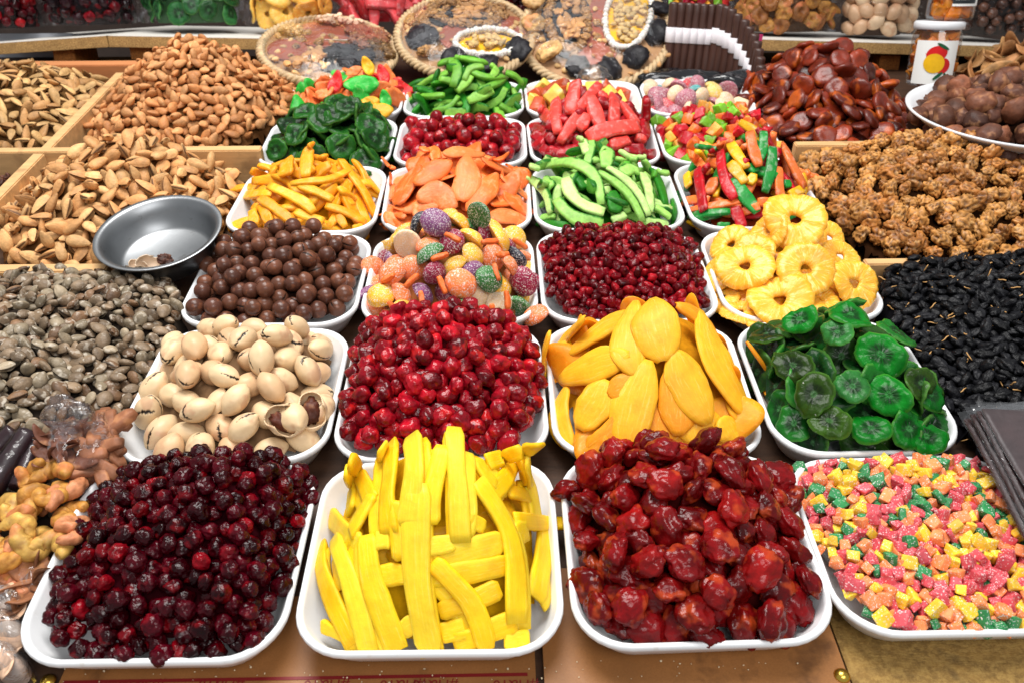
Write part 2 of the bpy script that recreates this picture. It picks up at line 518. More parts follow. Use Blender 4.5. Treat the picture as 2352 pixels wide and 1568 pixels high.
def almond(seed, L=0.030, lo=False, split=False, flat=0.62, fat=0.5, tip=1.35):
    rs = np.random.default_rng(seed)
    nr, ns = (8, 10) if lo else (15, 20)
    V, dk = [], []
    for i in range(nr):
        s = i / (nr - 1)
        x = (s - 0.5) * L
        prof = (math.sin(math.pi * s ** (1 / tip)) ** 0.72) * 0.5 * fat * L * (1 - 0.12 * s) if 0 < s < 1 else 0.0
        for j in range(ns):
            a = 2 * math.pi * j / ns
            y, z = math.cos(a) * prof, math.sin(a) * prof * flat
            keel = max(0, math.cos(a)) ** 12
            y += keel * 0.04 * L * math.sin(math.pi * s)
            d = 0.0
            if split and j == 0 and 0.12 < s < 0.9:
                y -= 0.12 * L * math.sin(math.pi * s)
                d = 1.0
            q = np.array([x, y, z])
            q = q * (1 + 0.06 * n3(q * (60 * 0.03 / L), seed))
            V.append(q)
            dk.append(d)
    V = np.array(V)
    if split and not lo:                       # the two halves of the shell gape along one side
        for i in range(nr):
            s = i / (nr - 1)
            g = 0.05 * L * math.sin(math.pi * s)
            V[i * ns + 1, 2] += g
            V[i * ns + ns - 1, 2] -= g
    T = []
    for i in range(nr - 1):
        for j in range(ns):
            a, b, c, d = i * ns + j, i * ns + (j + 1) % ns, (i + 1) * ns + (j + 1) % ns, (i + 1) * ns + j
            T += [(a, c, b), (a, d, c)]
    return V, np.array(T), {'dark': np.array(dk)}


def cracked(seed, sc, r, n_cracks=1, lo=False, sub=5, width=0.035, pointy=0.0, amp=0.03, wob=0.10, arc=(0.5, 0.9)):
    rs = np.random.default_rng(seed)
    V0, T = ico(2 if lo else sub)
    V = V0.copy()
    dk = np.zeros(len(V))
    if not lo:
        for c in range(n_cracks):
            nn_ = nrm(rs.normal(size=3) * (0.35, 1, 1))
            off = rs.uniform(-0.25, 0.25)
            e1 = basis(nn_, rng=rs)
            cen = rs.uniform(-math.pi, math.pi)
            half = rs.uniform(*arc)
            wv = wob * np.array([n3(p * 5, seed + c) + 0.5 * n3(p * 13, seed + c) for p in V0])
            dist = np.abs(V0 @ nn_ - off + wv)
            ang = np.arctan2(V0 @ e1[:, 1], V0 @ e1[:, 0])
            da = np.abs((ang - cen + math.pi) % (2 * math.pi) - math.pi)
            wd = width * np.clip(1 - (da / half) ** 2, 0, 1)
            m = np.clip(1 - dist / np.maximum(wd, 1e-6), 0, 1) * (da < half)
            dk = np.maximum(dk, np.clip(m * 4, 0, 1))
            V = V * (1 - 0.05 * np.clip(m * 2, 0, 1))[:, None]
    k = 1 + amp * np.array([n3(p * 1.7, seed + 5) for p in V0])
    V = V * k[:, None]
    if pointy:
        V[:, 0] = np.sign(V[:, 0]) * np.abs(V[:, 0])
        rad = 1 - pointy * np.abs(V0[:, 0]) ** 3
        V[:, 1] *= rad
        V[:, 2] *= rad
    return V * np.asarray(sc) * r, T, {'dark': dk}


def disc(seed, r=0.025, t=0.005, asp=1.0, bend=0.0, wav=0.15, lo=False, hole=0.0, scallop=0.0, nsc=14, ridge=0.0, tip=0.0, rim=0.0, crinkle=0.0):
    rs = np.random.default_rng(seed)
    ns, nr = (18, 4) if lo else (40, 7)
    ph = rs.uniform(0, 6.28, 6)
    V, pc = [], []
    rows = []
    for side in (1, -1):
        for i in range(nr):
            rho = hole + (1 - hole) * i / (nr - 1)
            row = []
            for j in range(ns):
                a = 2 * math.pi * j / ns
                R = r * (1 + 0.05 * math.sin(2 * a + ph[0]) + 0.04 * math.sin(3 * a + ph[1]) + scallop * abs(math.sin(nsc * a / 2 + ph[2])) - scallop * 0.5)
                if tip:
                    R *= 1 + tip * max(0, math.cos(a)) ** 6
                if crinkle:
                    R *= 1 + crinkle * (n3((math.cos(a) * 2.2, math.sin(a) * 2.2, seed), seed) + 0.6 * n3((math.cos(a) * 6, math.sin(a) * 6, seed), seed + 1))
                k = rho if rho < 0.999 else 1.0
                if hole and i == 0:
                    k = hole * (1 + 0.12 * math.sin(3 * a + ph[4]))
                x, y = R * k * math.cos(a), R * k * math.sin(a) * asp
                ed = max(0.0, (rho - 0.8) / 0.2)
                th = 0.5 * t * math.sqrt(max(0.02, 1 - ed * ed))
                if hole:
                    eh = max(0.0, 1 - (rho - hole) / 0.13)
                    th *= math.sqrt(max(0.05, 1 - 0.8 * eh * eh))
                th *= 1 + ridge * n3((math.cos(a) * 4.5, math.sin(a) * 4.5, seed * 1.3), seed) * (0.3 + rho)
                th += rim * t * math.exp(-((rho - 0.85) / 0.12) ** 2)
                z = side * th + bend * (x * x) / r + wav * r * 0.25 * rho ** 2 * (math.sin(2 * a + ph[3]) + 0.6 * math.sin(3 * a + ph[5])) + (0.04 + crinkle) * r * n3((x / r * 2, y / r * 2, seed), seed)
                V.append((x, y, z))
                pc.append((rho if not hole else (rho - hole) / (1 - hole), math.cos(a), math.sin(a)))
    V = np.array(V)
    T = []
    N = nr * ns
    for i in range(nr - 1):
        for j in range(ns):
            a, b, c, d = i * ns + j, i * ns + (j + 1) % ns, (i + 1) * ns + (j + 1) % ns, (i + 1) * ns + j
            T += [(a, d, c), (a, c, b), (N + a, N + c, N + d), (N + a, N + b, N + c)]
    o = (nr - 1) * ns
    for j in range(ns):
        a, b = o + j, o + (j + 1) % ns
        T += [(a, N + a, N + b), (a, N + b, b)]
        if hole:
            a, b = j, (j + 1) % ns
            T += [(a, N + b, N + a), (a, b, N + b)]
    return V, np.array(T), {'pc': np.array(pc)}


def ribbon_mesh(P, Nn, W, th, seed=0, nc=10, jag=0.06):
    """A thick strip along points P with normals Nn and half widths W; returns verts, tris, attrs."""
    rs = np.random.default_rng(seed)
    P, n = np.asarray(P), len(P)
    Tn = np.gradient(P, axis=0)
    V, pc = [], []
    for i in range(n):
        t = nrm(Tn[i])
        z = nrm(Nn[i] - t * (Nn[i] @ t))
        y = np.cross(z, t)
        s = i / (n - 1)
        jl, jr = 1 + jag * n3((s * 5, 0, seed), seed), 1 + jag * n3((s * 5, 9, seed), seed)
        e = 0.55 if i in (0, n - 1) else 1.0
        for j in range(nc):
            a = 2 * math.pi * j / nc
            ca, sa = math.cos(a), math.sin(a)
            cy = math.copysign(abs(ca) ** 0.4, ca)
            cz = math.copysign(abs(sa) ** 0.4, sa)
            V.append(P[i] + y * (cy * W[i] * (jl if ca > 0 else jr)) + z * (cz * th * 0.5 * e * (1 + 0.15 * n3((s * 6, j, seed), seed))))
            pc.append((s, cy, cz))
    c0, c1 = len(V), len(V) + 1
    V += [P[0], P[-1]]
    pc += [(0, 0, 0), (1, 0, 0)]
    T = []
    for i in range(n - 1):
        for j in range(nc):
            a, b, c, d = i * nc + j, i * nc + (j + 1) % nc, (i + 1) * nc + (j + 1) % nc, (i + 1) * nc + j
            T += [(a, b, c), (a, c, d)]
    for j in range(nc):
        T += [(c0, (j + 1) % nc, j), (c1, (n - 1) * nc + j, (n - 1) * nc + (j + 1) % nc)]
    return np.array(V), np.array(T), {'pc': np.array(pc)}


def strip(seed, L=0.06, w=0.012, th=0.006, bend=0.3, side=0.0, taper=0.0, lo=False):
    rs = np.random.default_rng(seed)
    n = 7 if lo else 12
    s = np.linspace(-0.5, 0.5, n)
    b, c = bend * rs.uniform(0.5, 1.2), side * rs.uniform(0.6, 1.2)
    P = np.column_stack([s * L, c * L * (0.25 - s * s) * 1.6 + 0.05 * w * np.sin(s * 9 + rs.uniform(0, 6)), -b * L * s * s * 1.2])
    N = np.tile((0, 0, 1.0), (n, 1))
    W = w * 0.5 * (1 - taper * (2 * np.abs(s)) ** 3) * (1 + 0.10 * np.sin(s * 7 + rs.uniform(0, 6)))
    return ribbon_mesh(P, N, W, th, seed, nc=8 if lo else 10)


def chunk(seed, s=0.011, lo=False, irr=0.22):
    rs = np.random.default_rng(seed)
    bm = bmesh.new()
    bmesh.ops.create_cube(bm, size=1.0)
    k = np.array([1, rs.uniform(0.75, 1.25), rs.uniform(0.55, 0.95)])
    for v in bm.verts:
        v.co = Vector(np.array(v.co[:]) * k + rs.uniform(-irr, irr, 3) * 0.5)
    bmesh.ops.bevel(bm, geom=bm.edges[:], offset=0.10, segments=1 if lo else 2, profile=0.6, affect='EDGES')
    bmesh.ops.triangulate(bm, faces=bm.faces[:])
    V = np.array([v.co[:] for v in bm.verts]) * s
    T = np.array([[v.index for v in f.verts] for f in bm.faces])
    bm.free()
    return V, T, {}


def gummy(seed, r=0.015, lo=False):
    V0, T = ico(2 if lo else 3)
    V = V0.copy()
    V[:, 2] = np.where(V0[:, 2] < 0, -0.22 * np.abs(V0[:, 2]) ** 0.5, V0[:, 2] * 0.85)
    V[:, :2] *= (1 + 0.08 * np.clip(-V0[:, 2] * 2, 0, 1))[:, None]
    k = np.array([1 + 0.05 * n3(p * 1.5, seed) + 0.02 * n3(p * 6, seed) for p in V0])
    V = V * k[:, None] * np.array([1.12, 0.98, 0.85]) * r
    V[:, 2] -= 0.2 * r
    return V, T, {}


def walnut(seed, r=0.014, lo=False):
    """A kernel half: two lobes with winding folds."""
    V0, T = ico(2 if lo else 4)
    V, dk = [], []
    for p in V0:
        w = p + 0.35 * np.array([n3(p * 1.8, seed), n3(p * 1.8, seed + 11), n3(p * 1.8, seed + 23)])
        f = math.sin(9.0 * w[0] + 4.0 * n3(p * 1.5, seed + 3)) * math.cos(7.0 * w[1] + 3 * n3(p * 1.5, seed + 7))
        g = min(1.0, max(0.0, -0.02 - f) * 2.0)
        k = 1 + 0.24 * n3(p * 1.2, seed + 5) + 0.17 * f
        cut = math.exp(-(p[1] / 0.15) ** 2)
        k -= 0.25 * cut
        V.append(p * k)
        dk.append(min(1, 0.75 * g + 0.5 * cut))  # crevice shade painted in: folds and middle groove get the dark colour
    return np.array(V) * np.array([1.15, 1.0, 0.72]) * r, T, {'dark': np.array(dk) * 0.95}


def dried_half(seed, r=0.018, lo=False):
    """A squashed dried fruit with a thick rolled edge and a sunken middle."""
    V0, T = ico(2 if lo else 3)
    V = []
    for p in V0:
        rho = math.hypot(p[0], p[1])
        z = p[2] * 0.42 * (1 - 0.45 * math.exp(-(rho / 0.5) ** 2) * (p[2] > 0))
        q = np.array([p[0], p[1], z]) * (1 + 0.16 * n3(p * 1.4, seed) + 0.05 * n3(p * 4, seed))
        q[2] += 0.10 * n3((p[0] * 1.5, p[1] * 1.5, seed), seed + 4)
        V.append(q)
    return np.array(V) * r, T, {}


def fig(seed, r=0.02, lo=False):
    """A dried fig pressed flat: sunken eye, wrinkles running out from it."""
    V0, T = ico(2 if lo else 4)
    V, dk = [], []
    for p in V0:
        a = math.atan2(p[1], p[0])
        rho = math.hypot(p[0], p[1])
        f = math.sin(11 * a + 5 * n3(p * 1.5, seed)) * math.sin(5 * rho + 4 * n3(p * 2, seed + 4))
        w = 1 - min(1, 3.2 * abs(n3(p * 3.2, seed + 8)))
        dim = 0.40 * math.exp(-(rho / 0.36) ** 2)
        k = 1 + 0.05 * f * rho + 0.22 * n3(p * 1.2, seed) - 0.06 * w
        V.append((p[0] * k, p[1] * k, p[2] * (0.46 - dim) * (1 + 0.25 * n3(p * 2.5, seed) - 0.12 * w)))
        dk.append(min(1, max(0, -f) * 0.35 + 0.45 * w + 0.5 * math.exp(-(rho / 0.22) ** 2)))  # wrinkles and hollow darkened in colour, as crevice shade
    return np.array(V) * r, T, {'dark': np.array(dk) * 0.75}


def curled(seed, r=0.016, lo=False):
    """A dried fig curled into a thick wrinkled crescent."""
    rs = np.random.default_rng(seed)
    n, nc = (8, 8) if lo else (22, 16)
    span = rs.uniform(3.3, 4.6)
    V, dk = [], []
    for i in range(n):
        t = i / (n - 1)
        a = (t - 0.5) * span
        c = np.array([math.cos(a), math.sin(a), 0]) * r * (1 + 0.12 * math.sin(3 * a + seed))
        e1 = np.array([math.cos(a), math.sin(a), 0])
        rad = r * 0.70 * max(0.12, math.sin(math.pi * (0.05 + 0.9 * t)) ** 0.45)
        for j in range(nc):
            b = 2 * math.pi * j / nc
            w = n3((t * 9, math.cos(b) * 1.5, math.sin(b) * 1.5 + seed), seed)
            fold = math.sin(t * 30 + 3 * w + seed)
            k = rad * (1 + 0.16 * w + 0.07 * fold)
            V.append(c + e1 * (math.cos(b) * k) + np.array([0, 0, math.sin(b) * k * 0.85]))
            dk.append(min(1, max(0, -fold) * 0.45 + max(0, -w) * 0.7))  # shade of the folds painted into the colour
    V += [np.mean(V[:nc], axis=0), np.mean(V[-nc:], axis=0)]
    dk += [0.6, 0.6]
    T = []
    for i in range(n - 1):
        for j in range(nc):
            a, b, c, d = i * nc + j, i * nc + (j + 1) % nc, (i + 1) * nc + (j + 1) % nc, (i + 1) * nc + j
            T += [(a, b, c), (a, c, d)]
    for j in range(nc):
        T += [(n * nc, (j + 1) % nc, j), (n * nc + 1, (n - 1) * nc + j, (n - 1) * nc + (j + 1) % nc)]
    V = np.array(V)
    return V - V.mean(0), np.array(T), {'dark': np.array(dk) * 0.8}


# ------------------------------------------------------------------ heaps
class Heap:
    """A mound over part of the board: height above the board as a function of (u, v)."""

    def __init__(self, u0, u1, v0, v1, pu, pv, edge, peak, pw=1.7, p=3.0, base=0.0, bumps=(), edge_v=0.0, rough=0.0):
        self.b = (u0, u1, v0, v1)
        self.pu, self.pv, self.edge, self.peak, self.pw, self.p, self.base, self.bumps, self.edge_v, self.rough = pu, pv, edge, peak, pw, p, base, bumps, edge_v, rough

    def rho(self, u, v):
        u0, u1, v0, v1 = self.b
        du, dv = u - self.pu, v - self.pv
        a = np.where(du > 0, du / (u1 - self.pu), du / (u0 - self.pu))
        c = np.where(dv > 0, dv / (v1 - self.pv), dv / (v0 - self.pv))
        return (np.abs(a) ** self.p + np.abs(c) ** self.p) ** (1 / self.p)

    def h(self, u, v):
        u, v = np.asarray(u, float), np.asarray(v, float)
        r = self.rho(u, v)
        g = 1 - np.clip(r, 0, 1) ** self.pw
        e = self.edge + self.edge_v * (v - self.b[2]) / (self.b[3] - self.b[2])
        z = e + (self.peak - e) * g
        for (bu, bv, bh, bs) in self.bumps:
            z = z + bh * np.exp(-((u - bu) ** 2 + (v - bv) ** 2) / (bs * bs))
        if self.rough:
            z = z + self.rough * (np.sin(u * 61 + 2) * np.sin(v * 53 + 1) + 0.5 * np.sin(u * 113 + v * 90))
        return np.where(r <= 1.0, z, self.base)

    def inside(self, u, v, m=0.0):
        u0, u1, v0, v1 = self.b
        sc = 1 - m / (0.5 * min(u1 - u0, v1 - v0))
        return self.rho(u, v) <= sc

    def normal(self, u, v, e=0.006):
        hx = (self.h(u + e, v) - self.h(u - e, v)) / (2 * e)
        hy = (self.h(u, v + e) - self.h(u, v - e)) / (2 * e)
        return nrm(np.array([-np.clip(hx, -2, 2), -np.clip(hy, -2, 2), 1.0]))

    def hit(self, x, y, lift=0.0):
        d = ray_dir(x, y)
        t0 = (self.peak + 0.06 - CAM[2]) / d[2]
        t1 = (0.0 - CAM[2]) / d[2]
        t = np.linspace(max(0.05, t0), t1, 500)
        P = CAM + t[:, None] * d
        g = P[:, 2] - self.h(P[:, 0], P[:, 1]) - lift
        ok = np.nonzero(g < 0)[0]
        k = ok[0] if len(ok) else len(P) - 1
        if P[k, 1] > self.pv and (not len(ok) or self.rho(P[k, 0], P[k, 1]) > 1.0):
            return at_v(x, y, self.pv)                 # it stands up clear of the heap: at the depth of the peak
        return P[k]


def pack(heap, r, seed, layer=1.9, thr=1.0, cand=40, nmax=900, m=0.7, tight=0.86, region=None, pre=()):
    """Drop balls of radius r onto the heap's inner mass until it is covered; each one rests on what lies below."""
    rng = np.random.default_rng(seed)
    u0, u1, v0, v1 = heap.b
    g = r * 0.45
    nu, nv = int((u1 - u0) / g) + 2, int((v1 - v0) / g) + 2
    U, W = np.meshgrid(u0 + g * np.arange(nu), v0 + g * np.arange(nv), indexing='ij')
    U = U + rng.uniform(-0.5, 0.5, U.shape) * g
    W = W + rng.uniform(-0.5, 0.5, W.shape) * g
    ok = heap.inside(U, W, m * r)
    if region is not None:
        ok &= region(U, W)
    Hh = heap.h(U, W)
    E = np.where(ok, 0.0, 9.0)
    d2r = (2 * r * tight) ** 2
    k = int(2 * r / g) + 2
    idx = np.argwhere(ok)
    out = []
    miss = 0
    while len(out) < nmax and miss < 25 and len(idx):
        c = idx[rng.integers(len(idx), size=cand * 3)]
        e = E[c[:, 0], c[:, 1]]
        j = int(np.argmin(e))
        if e[j] > thr * r:
            miss += 1
            continue
        miss = 0
        i0, j0 = c[j]
        ei = max(0.0, e[j])
        q = np.array([U[i0, j0], W[i0, j0], Hh[i0, j0]])
        a0, a1, b0, b1 = max(0, i0 - k), i0 + k + 1, max(0, j0 - k), j0 + k + 1
        dd = (U[a0:a1, b0:b1] - q[0]) ** 2 + (W[a0:a1, b0:b1] - q[1]) ** 2 + (Hh[a0:a1, b0:b1] - q[2]) ** 2
        E[a0:a1, b0:b1] = np.maximum(E[a0:a1, b0:b1], np.where(dd < d2r, ei + np.sqrt(np.maximum(d2r - dd, 0)), 0))
        p = q + heap.normal(q[0], q[1]) * ei + np.array((0, 0, (1 - layer) * r))
        p[2] = max(p[2], heap.base + 0.6 * r)
        out.append(p)
    return np.array(out)


PIECES = []        # every loose piece: dict(obj, kind, lo template, matrix, colour, material)
MASSES = {}        # heap key -> dict for its inner mass
TPL = {}


def template(key, fn, n, mat, **kw):
    if key not in TPL:
        TPL[key] = []
        for i in range(n):
            V, T, A = fn(i * 13 + 5, **kw)
            me = mesh(key, V, T, mat, A)
            TPL[key].append((me, fn(i * 13 + 5, lo=True, **kw), mat))
    return TPL[key]


def drop(hk, name, tpl, M, color, label, cat, group):
    me, lo, mat = tpl
    o = put(name, me, M, label=label, cat=cat, group=group, color=color)
    PIECES.append(dict(o=o, hk=hk, name=name, lo=lo, M=M, color=color, mat=mat))
    return o


def mass(hk, heap, name, label, cat, mat, color, r, layer=1.95, res=0.006, bump=0.35):  # color is darker than the pieces: shade of the gaps painted in
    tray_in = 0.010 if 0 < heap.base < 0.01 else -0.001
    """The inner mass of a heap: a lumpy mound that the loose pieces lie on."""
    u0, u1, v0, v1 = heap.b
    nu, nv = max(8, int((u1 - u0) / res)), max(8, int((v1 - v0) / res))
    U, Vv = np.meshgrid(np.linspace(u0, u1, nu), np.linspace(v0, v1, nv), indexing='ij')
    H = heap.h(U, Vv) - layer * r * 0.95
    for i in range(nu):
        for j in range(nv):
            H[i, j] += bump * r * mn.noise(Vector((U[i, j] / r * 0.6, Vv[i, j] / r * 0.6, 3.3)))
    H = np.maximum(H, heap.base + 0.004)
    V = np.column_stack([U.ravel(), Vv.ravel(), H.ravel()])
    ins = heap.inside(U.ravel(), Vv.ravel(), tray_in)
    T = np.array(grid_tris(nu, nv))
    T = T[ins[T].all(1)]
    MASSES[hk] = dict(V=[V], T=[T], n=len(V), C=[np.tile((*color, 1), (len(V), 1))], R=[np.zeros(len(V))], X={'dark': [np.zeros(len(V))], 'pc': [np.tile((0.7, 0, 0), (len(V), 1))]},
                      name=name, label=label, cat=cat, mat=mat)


def heap_pieces(hk, heap, name, tkey, r, seed, colors, labels, cat, group, layer=1.9, thr=1.0, tilt=0.4, scale=(0.85, 1.15), align='flat', tight=0.86, region=None, m=0.7, pre=(), cand=40, nmax=900, lift=0.0):
    """Loose pieces over a heap. colors: list of (weight, colour, label index)."""
    rng = np.random.default_rng(seed)
    pts = pack(heap, r, seed, layer, thr, cand, nmax, m, tight, region, pre)
    tp = TPL[tkey]
    wts = np.array([c[0] for c in colors], float)
    wts /= wts.sum()
    for p in pts:
        nn_ = heap.normal(p[0], p[1])
        z = nrm(nn_ + rng.normal(size=3) * tilt) if align != 'any' else nrm(rng.normal(size=3))
        R = basis(z, rng=rng)
        ci = rng.choice(len(colors), p=wts)
        s = rng.uniform(*scale)
        _, col, li = colors[ci]
        drop(hk, name, tp[rng.integers(len(tp))], mat4(R, p + nn_ * lift, s), col, labels[li], cat, group)
    return pts


def spline(pts, n):
    pts = np.asarray(pts, float)
    if len(pts) == 2:
        return pts[0] + (pts[1] - pts[0]) * np.linspace(0, 1, n)[:, None]
    P = np.vstack([2 * pts[0] - pts[1], pts, 2 * pts[-1] - pts[-2]])
    out = []
    for s in np.linspace(0, len(pts) - 1, n):
        i = min(int(s), len(pts) - 2)
        t = s - i
        a, b, c, d = P[i:i + 4]
        out.append(0.5 * (2 * b + (c - a) * t + (2 * a - 5 * b + 4 * c - d) * t * t + (3 * b - a - 3 * c + d) * t ** 3))
    return np.array(out)


def drape(hk, heap, path, wpx, th, lift, name, mat, color, label, cat, group, seed, shape='stick', n=14, tuck=0.0, curl=0.0, jag=0.06):
    """One strip lying over a heap along a course given in picture units; it gets its own place, width and thickness on the heap."""
    rs = np.random.default_rng(seed)
    c2 = spline(path, n)
    P, Nn = [], []
    for q in c2:
        p = heap.hit(q[0], q[1], lift)
        P.append(p)
        Nn.append(heap.normal(p[0], p[1], 0.012))
    P = np.array(P)
    for _ in range(3):                                   # a strip is stiff: even out its course
        P[1:-1] = 0.25 * P[:-2] + 0.5 * P[1:-1] + 0.25 * P[2:]
    Nn = np.array([nrm(Nn[max(0, i - 2):i + 3].__iter__().__next__() if False else np.mean(Nn[max(0, i - 2):i + 3], axis=0)) for i in range(n)])
    tl = nrm(P[-1] - P[0])
    twist = rs.uniform(-0.25, 0.25)
    Nn = np.array([nrm(v + np.cross(tl, v) * twist) for v in Nn])
    if curl:
        s = np.linspace(-1, 1, n)
        P = P + Nn * (curl * s ** 4)[:, None]
    d = depth(P.mean(0))
    hw = 0.5 * wpx * d / F
    s = np.linspace(0, 1, n)
    if shape == 'stick':
        W = hw * (1 + 0.07 * np.sin(s * 6 + rs.uniform(0, 6)))
        W[0] *= 0.72
        W[-1] *= rs.choice([0.7, 0.95])
    elif shape == 'leaf':
        W = hw * np.maximum(0.12, np.sin(np.pi * (0.03 + 0.94 * s)) ** 0.62) * (1 + 0.04 * np.sin(s * 9 + rs.uniform(0, 6)))
    elif shape == 'taper':
        W = hw * np.maximum(0.62, np.sin(np.pi * (0.06 + 0.88 * s)) ** 0.2) * (1 + 0.08 * np.sin(s * 8 + rs.uniform(0, 6)))
    o = P.mean(0)
    if shape == 'leaf':                                   # a wide thin slice follows the mound across its width too
        V, T, A = ribbon_mesh(P - o, Nn, W, th, seed, nc=14, jag=jag * 2.2)
        V = V - np.outer((A['pc'][:, 1] ** 2) * 1.0, Nn.mean(0)) * hw * 0.16
    else:
        V, T, A = ribbon_mesh(P - o, Nn, W, th, seed, jag=jag)
    me = mesh(name, V, T, mat, A)
    M = Matrix.Translation(Vector(o))
    ob = put(name, me, M, label=label, cat=cat, group=group, color=color)
    PIECES.append(dict(o=ob, hk=hk, name=name, lo=(V, T, A), M=M, color=color, mat=mat))
    return ob


def hero(hk, heap, x, y, dpx, nx, ny, tpl, unit, lift, name, color, label, cat, group, rng, spin=None):
    """A piece at a picture position on a heap, facing (nx, ny) off the line to the camera."""
    p = heap.hit(x, y, lift)
    nz = math.sqrt(max(0.05, 1 - nx * nx - ny * ny))
    view = nrm(CAM - p)
    r_ = nrm(rt - view * (rt @ view))
    u_ = np.cross(view, r_)
    z = nrm(r_ * nx + u_ * ny + view * nz)
    R = basis(z, x=(r_ * math.cos(spin) + u_ * math.sin(spin)) if spin is not None else None, rng=rng)
    s = dpx * depth(p) / F / (2 * unit)
    return drop(hk, name, tpl, mat4(R, p, s), color, label, cat, group)


# ------------------------------------------------------------------ the setting: board, dividers, cardboard
def box_mesh(name, x0, x1, y0, y1, z0, z1, mat, bev=0.0015):
    bm = bmesh.new()
    bmesh.ops.create_cube(bm, size=1.0)
    for v in bm.verts:
        v.co = Vector((x0 + (x1 - x0) * (v.co.x + 0.5), y0 + (y1 - y0) * (v.co.y + 0.5), z0 + (z1 - z0) * (v.co.z + 0.5)))
    if bev:
        bmesh.ops.bevel(bm, geom=bm.edges[:], offset=bev, segments=2, affect='EDGES')
    me = bpy.data.meshes.new(name)
    bm.to_mesh(me)
    bm.free()
    me.materials.append(MATS[mat])
    return me


def box(name, u0, u1, v0, v1, w0, w1, mat, bev=0.0015, **kw):
    """A box with its origin at the centre of its base."""
    o = ((u0 + u1) / 2, (v0 + v1) / 2, w0)
    me = box_mesh(name, u0 - o[0], u1 - o[0], v0 - o[1], v1 - o[1], 0, w1 - w0, mat, bev)
    return put(name, me, Matrix.Translation(o), **kw)


put('stall_board', box_mesh('stall_board', -1.1, 1.1, 0.27, 1.72, -0.03, 0.0, 'board_wood', 0.003), kind='structure', label='dark brown sloping board of the market stall')
WD = dict(cat='divider', group='wooden dividers of the stall')
box('wooden_divider', -0.735, -0.345, 1.155, 1.172, 0.0, 0.052, 'divider_wood', label='pale wooden divider between the two heaps of brown almonds', **WD)
box('wooden_divider', -0.72, -0.462, 0.848, 0.866, 0.0, 0.042, 'divider_wood', label='pale wooden divider between almonds and grey apricot stones', **WD)
box('wooden_divider', -0.672, -0.655, 0.868, 1.153, 0.0, 0.051, 'divider_wood', label='pale wooden slat running up past the dark nut kernels', **WD)
box('wooden_divider', -0.672, -0.655, 1.174, 1.49, 0.0, 0.049, 'divider_wood', label='pale wooden slat between brown almond hill and pale almonds', **WD)
box('wooden_divider', 0.44, 0.86, 0.852, 0.866, 0.0, 0.038, 'divider_wood', label='pale wooden divider between walnuts and black raisins', **WD)
box('wooden_divider', 0.44, 0.90, 1.155, 1.172, 0.0, 0.052, 'divider_wood', label='pale wooden divider between walnuts and dark dried apricots', **WD)
box('back_rail', -1.05, -0.46, 1.53, 1.555, 0.0, 0.048, 'pink_wood', label='pinkish wooden rail along the back of the stall board', cat='rail')

# cardboard sheets under the front trays
cb = box('cardboard_sheet', -0.325, 0.024, 0.285, 0.42, 0.001, 0.004, 'cardboard', 0.0, label='brown taped cardboard sheet with a dark red line at the front', cat='cardboard')
cb2 = box('cardboard_sheet', 0.030, 0.252, 0.312, 0.44, 0.001, 0.0085, 'cardboard', 0.0, label='plain brown corrugated cardboard sheet with cut edge', cat='cardboard')
box('chipboard_panel', 0.256, 0.40, 0.27, 0.50, 0.0005, 0.003, 'chipboard', 0.0, label='rough stained chipboard showing under the fruit cube tray', cat='board')
# the printed line and the row of print on the taped cardboard (child parts, board coordinates relative to the sheet)
cbo = Vector(((-0.325 + 0.024) / 2, (0.285 + 0.42) / 2, 0.001))


def child_box(parent, porg, name, u0, u1, v0, v1, w0, w1, mat, bev=0.0):
    o = Vector(((u0 + u1) / 2, (v0 + v1) / 2, w0))
    me = box_mesh(name, u0 - o.x, u1 - o.x, v0 - o.y, v1 - o.y, 0, w1 - w0, mat, bev)
    return put(name, me, Matrix.Translation(o - porg), parent=parent)


lv = at_w(900, 1553, 0.004)[1]
child_box(cb, cbo, 'printed_line', -0.322, 0.018, lv - 0.0013, lv + 0.0013, 0.0041, 0.0044, 'red_ink')
# open corrugation along the front edge of the plain sheet
c2o = Vector(((0.030 + 0.252) / 2, (0.312 + 0.44) / 2, 0.001))
n = 170
us = np.linspace(0.031, 0.251, n)
V, Fq = [], []
for i, u in enumerate(us):
    z = 0.0042 + 0.0028 * math.sin(i * 0.95)
    V += [(u - c2o.x, 0.3095 - c2o.y, z + 0.0006 - 0.001), (u - c2o.x, 0.3095 - c2o.y, z - 0.0006 - 0.001), (u - c2o.x, 0.3125 - c2o.y, z + 0.0006 - 0.001), (u - c2o.x, 0.3125 - c2o.y, z - 0.0006 - 0.001)]
for i in range(n - 1):
    a, b = 4 * i, 4 * i + 4
    Fq += [(a, b, b + 1, a + 1), (a, a + 2, b + 2, b), (a + 1, b + 1, b + 3, a + 3)]
put('corrugation', mesh('corrugation', V, Fq, 'cardboard_flute'), parent=cb2)


def lathe(name, prof, mat, seg=40, smooth=True, sx=1.0, sy=1.0):
    V, Fq = [], []
    for (r, z) in prof:
        for j in range(seg):
            a = 2 * math.pi * j / seg
            V.append((r * math.cos(a) * sx, r * math.sin(a) * sy, z))
    for i in range(len(prof) - 1):
        for j in range(seg):
            Fq.append((i * seg + j, i * seg + (j + 1) % seg, (i + 1) * seg + (j + 1) % seg, (i + 1) * seg + j))
    return mesh(name, V, Fq, mat, smooth=smooth)


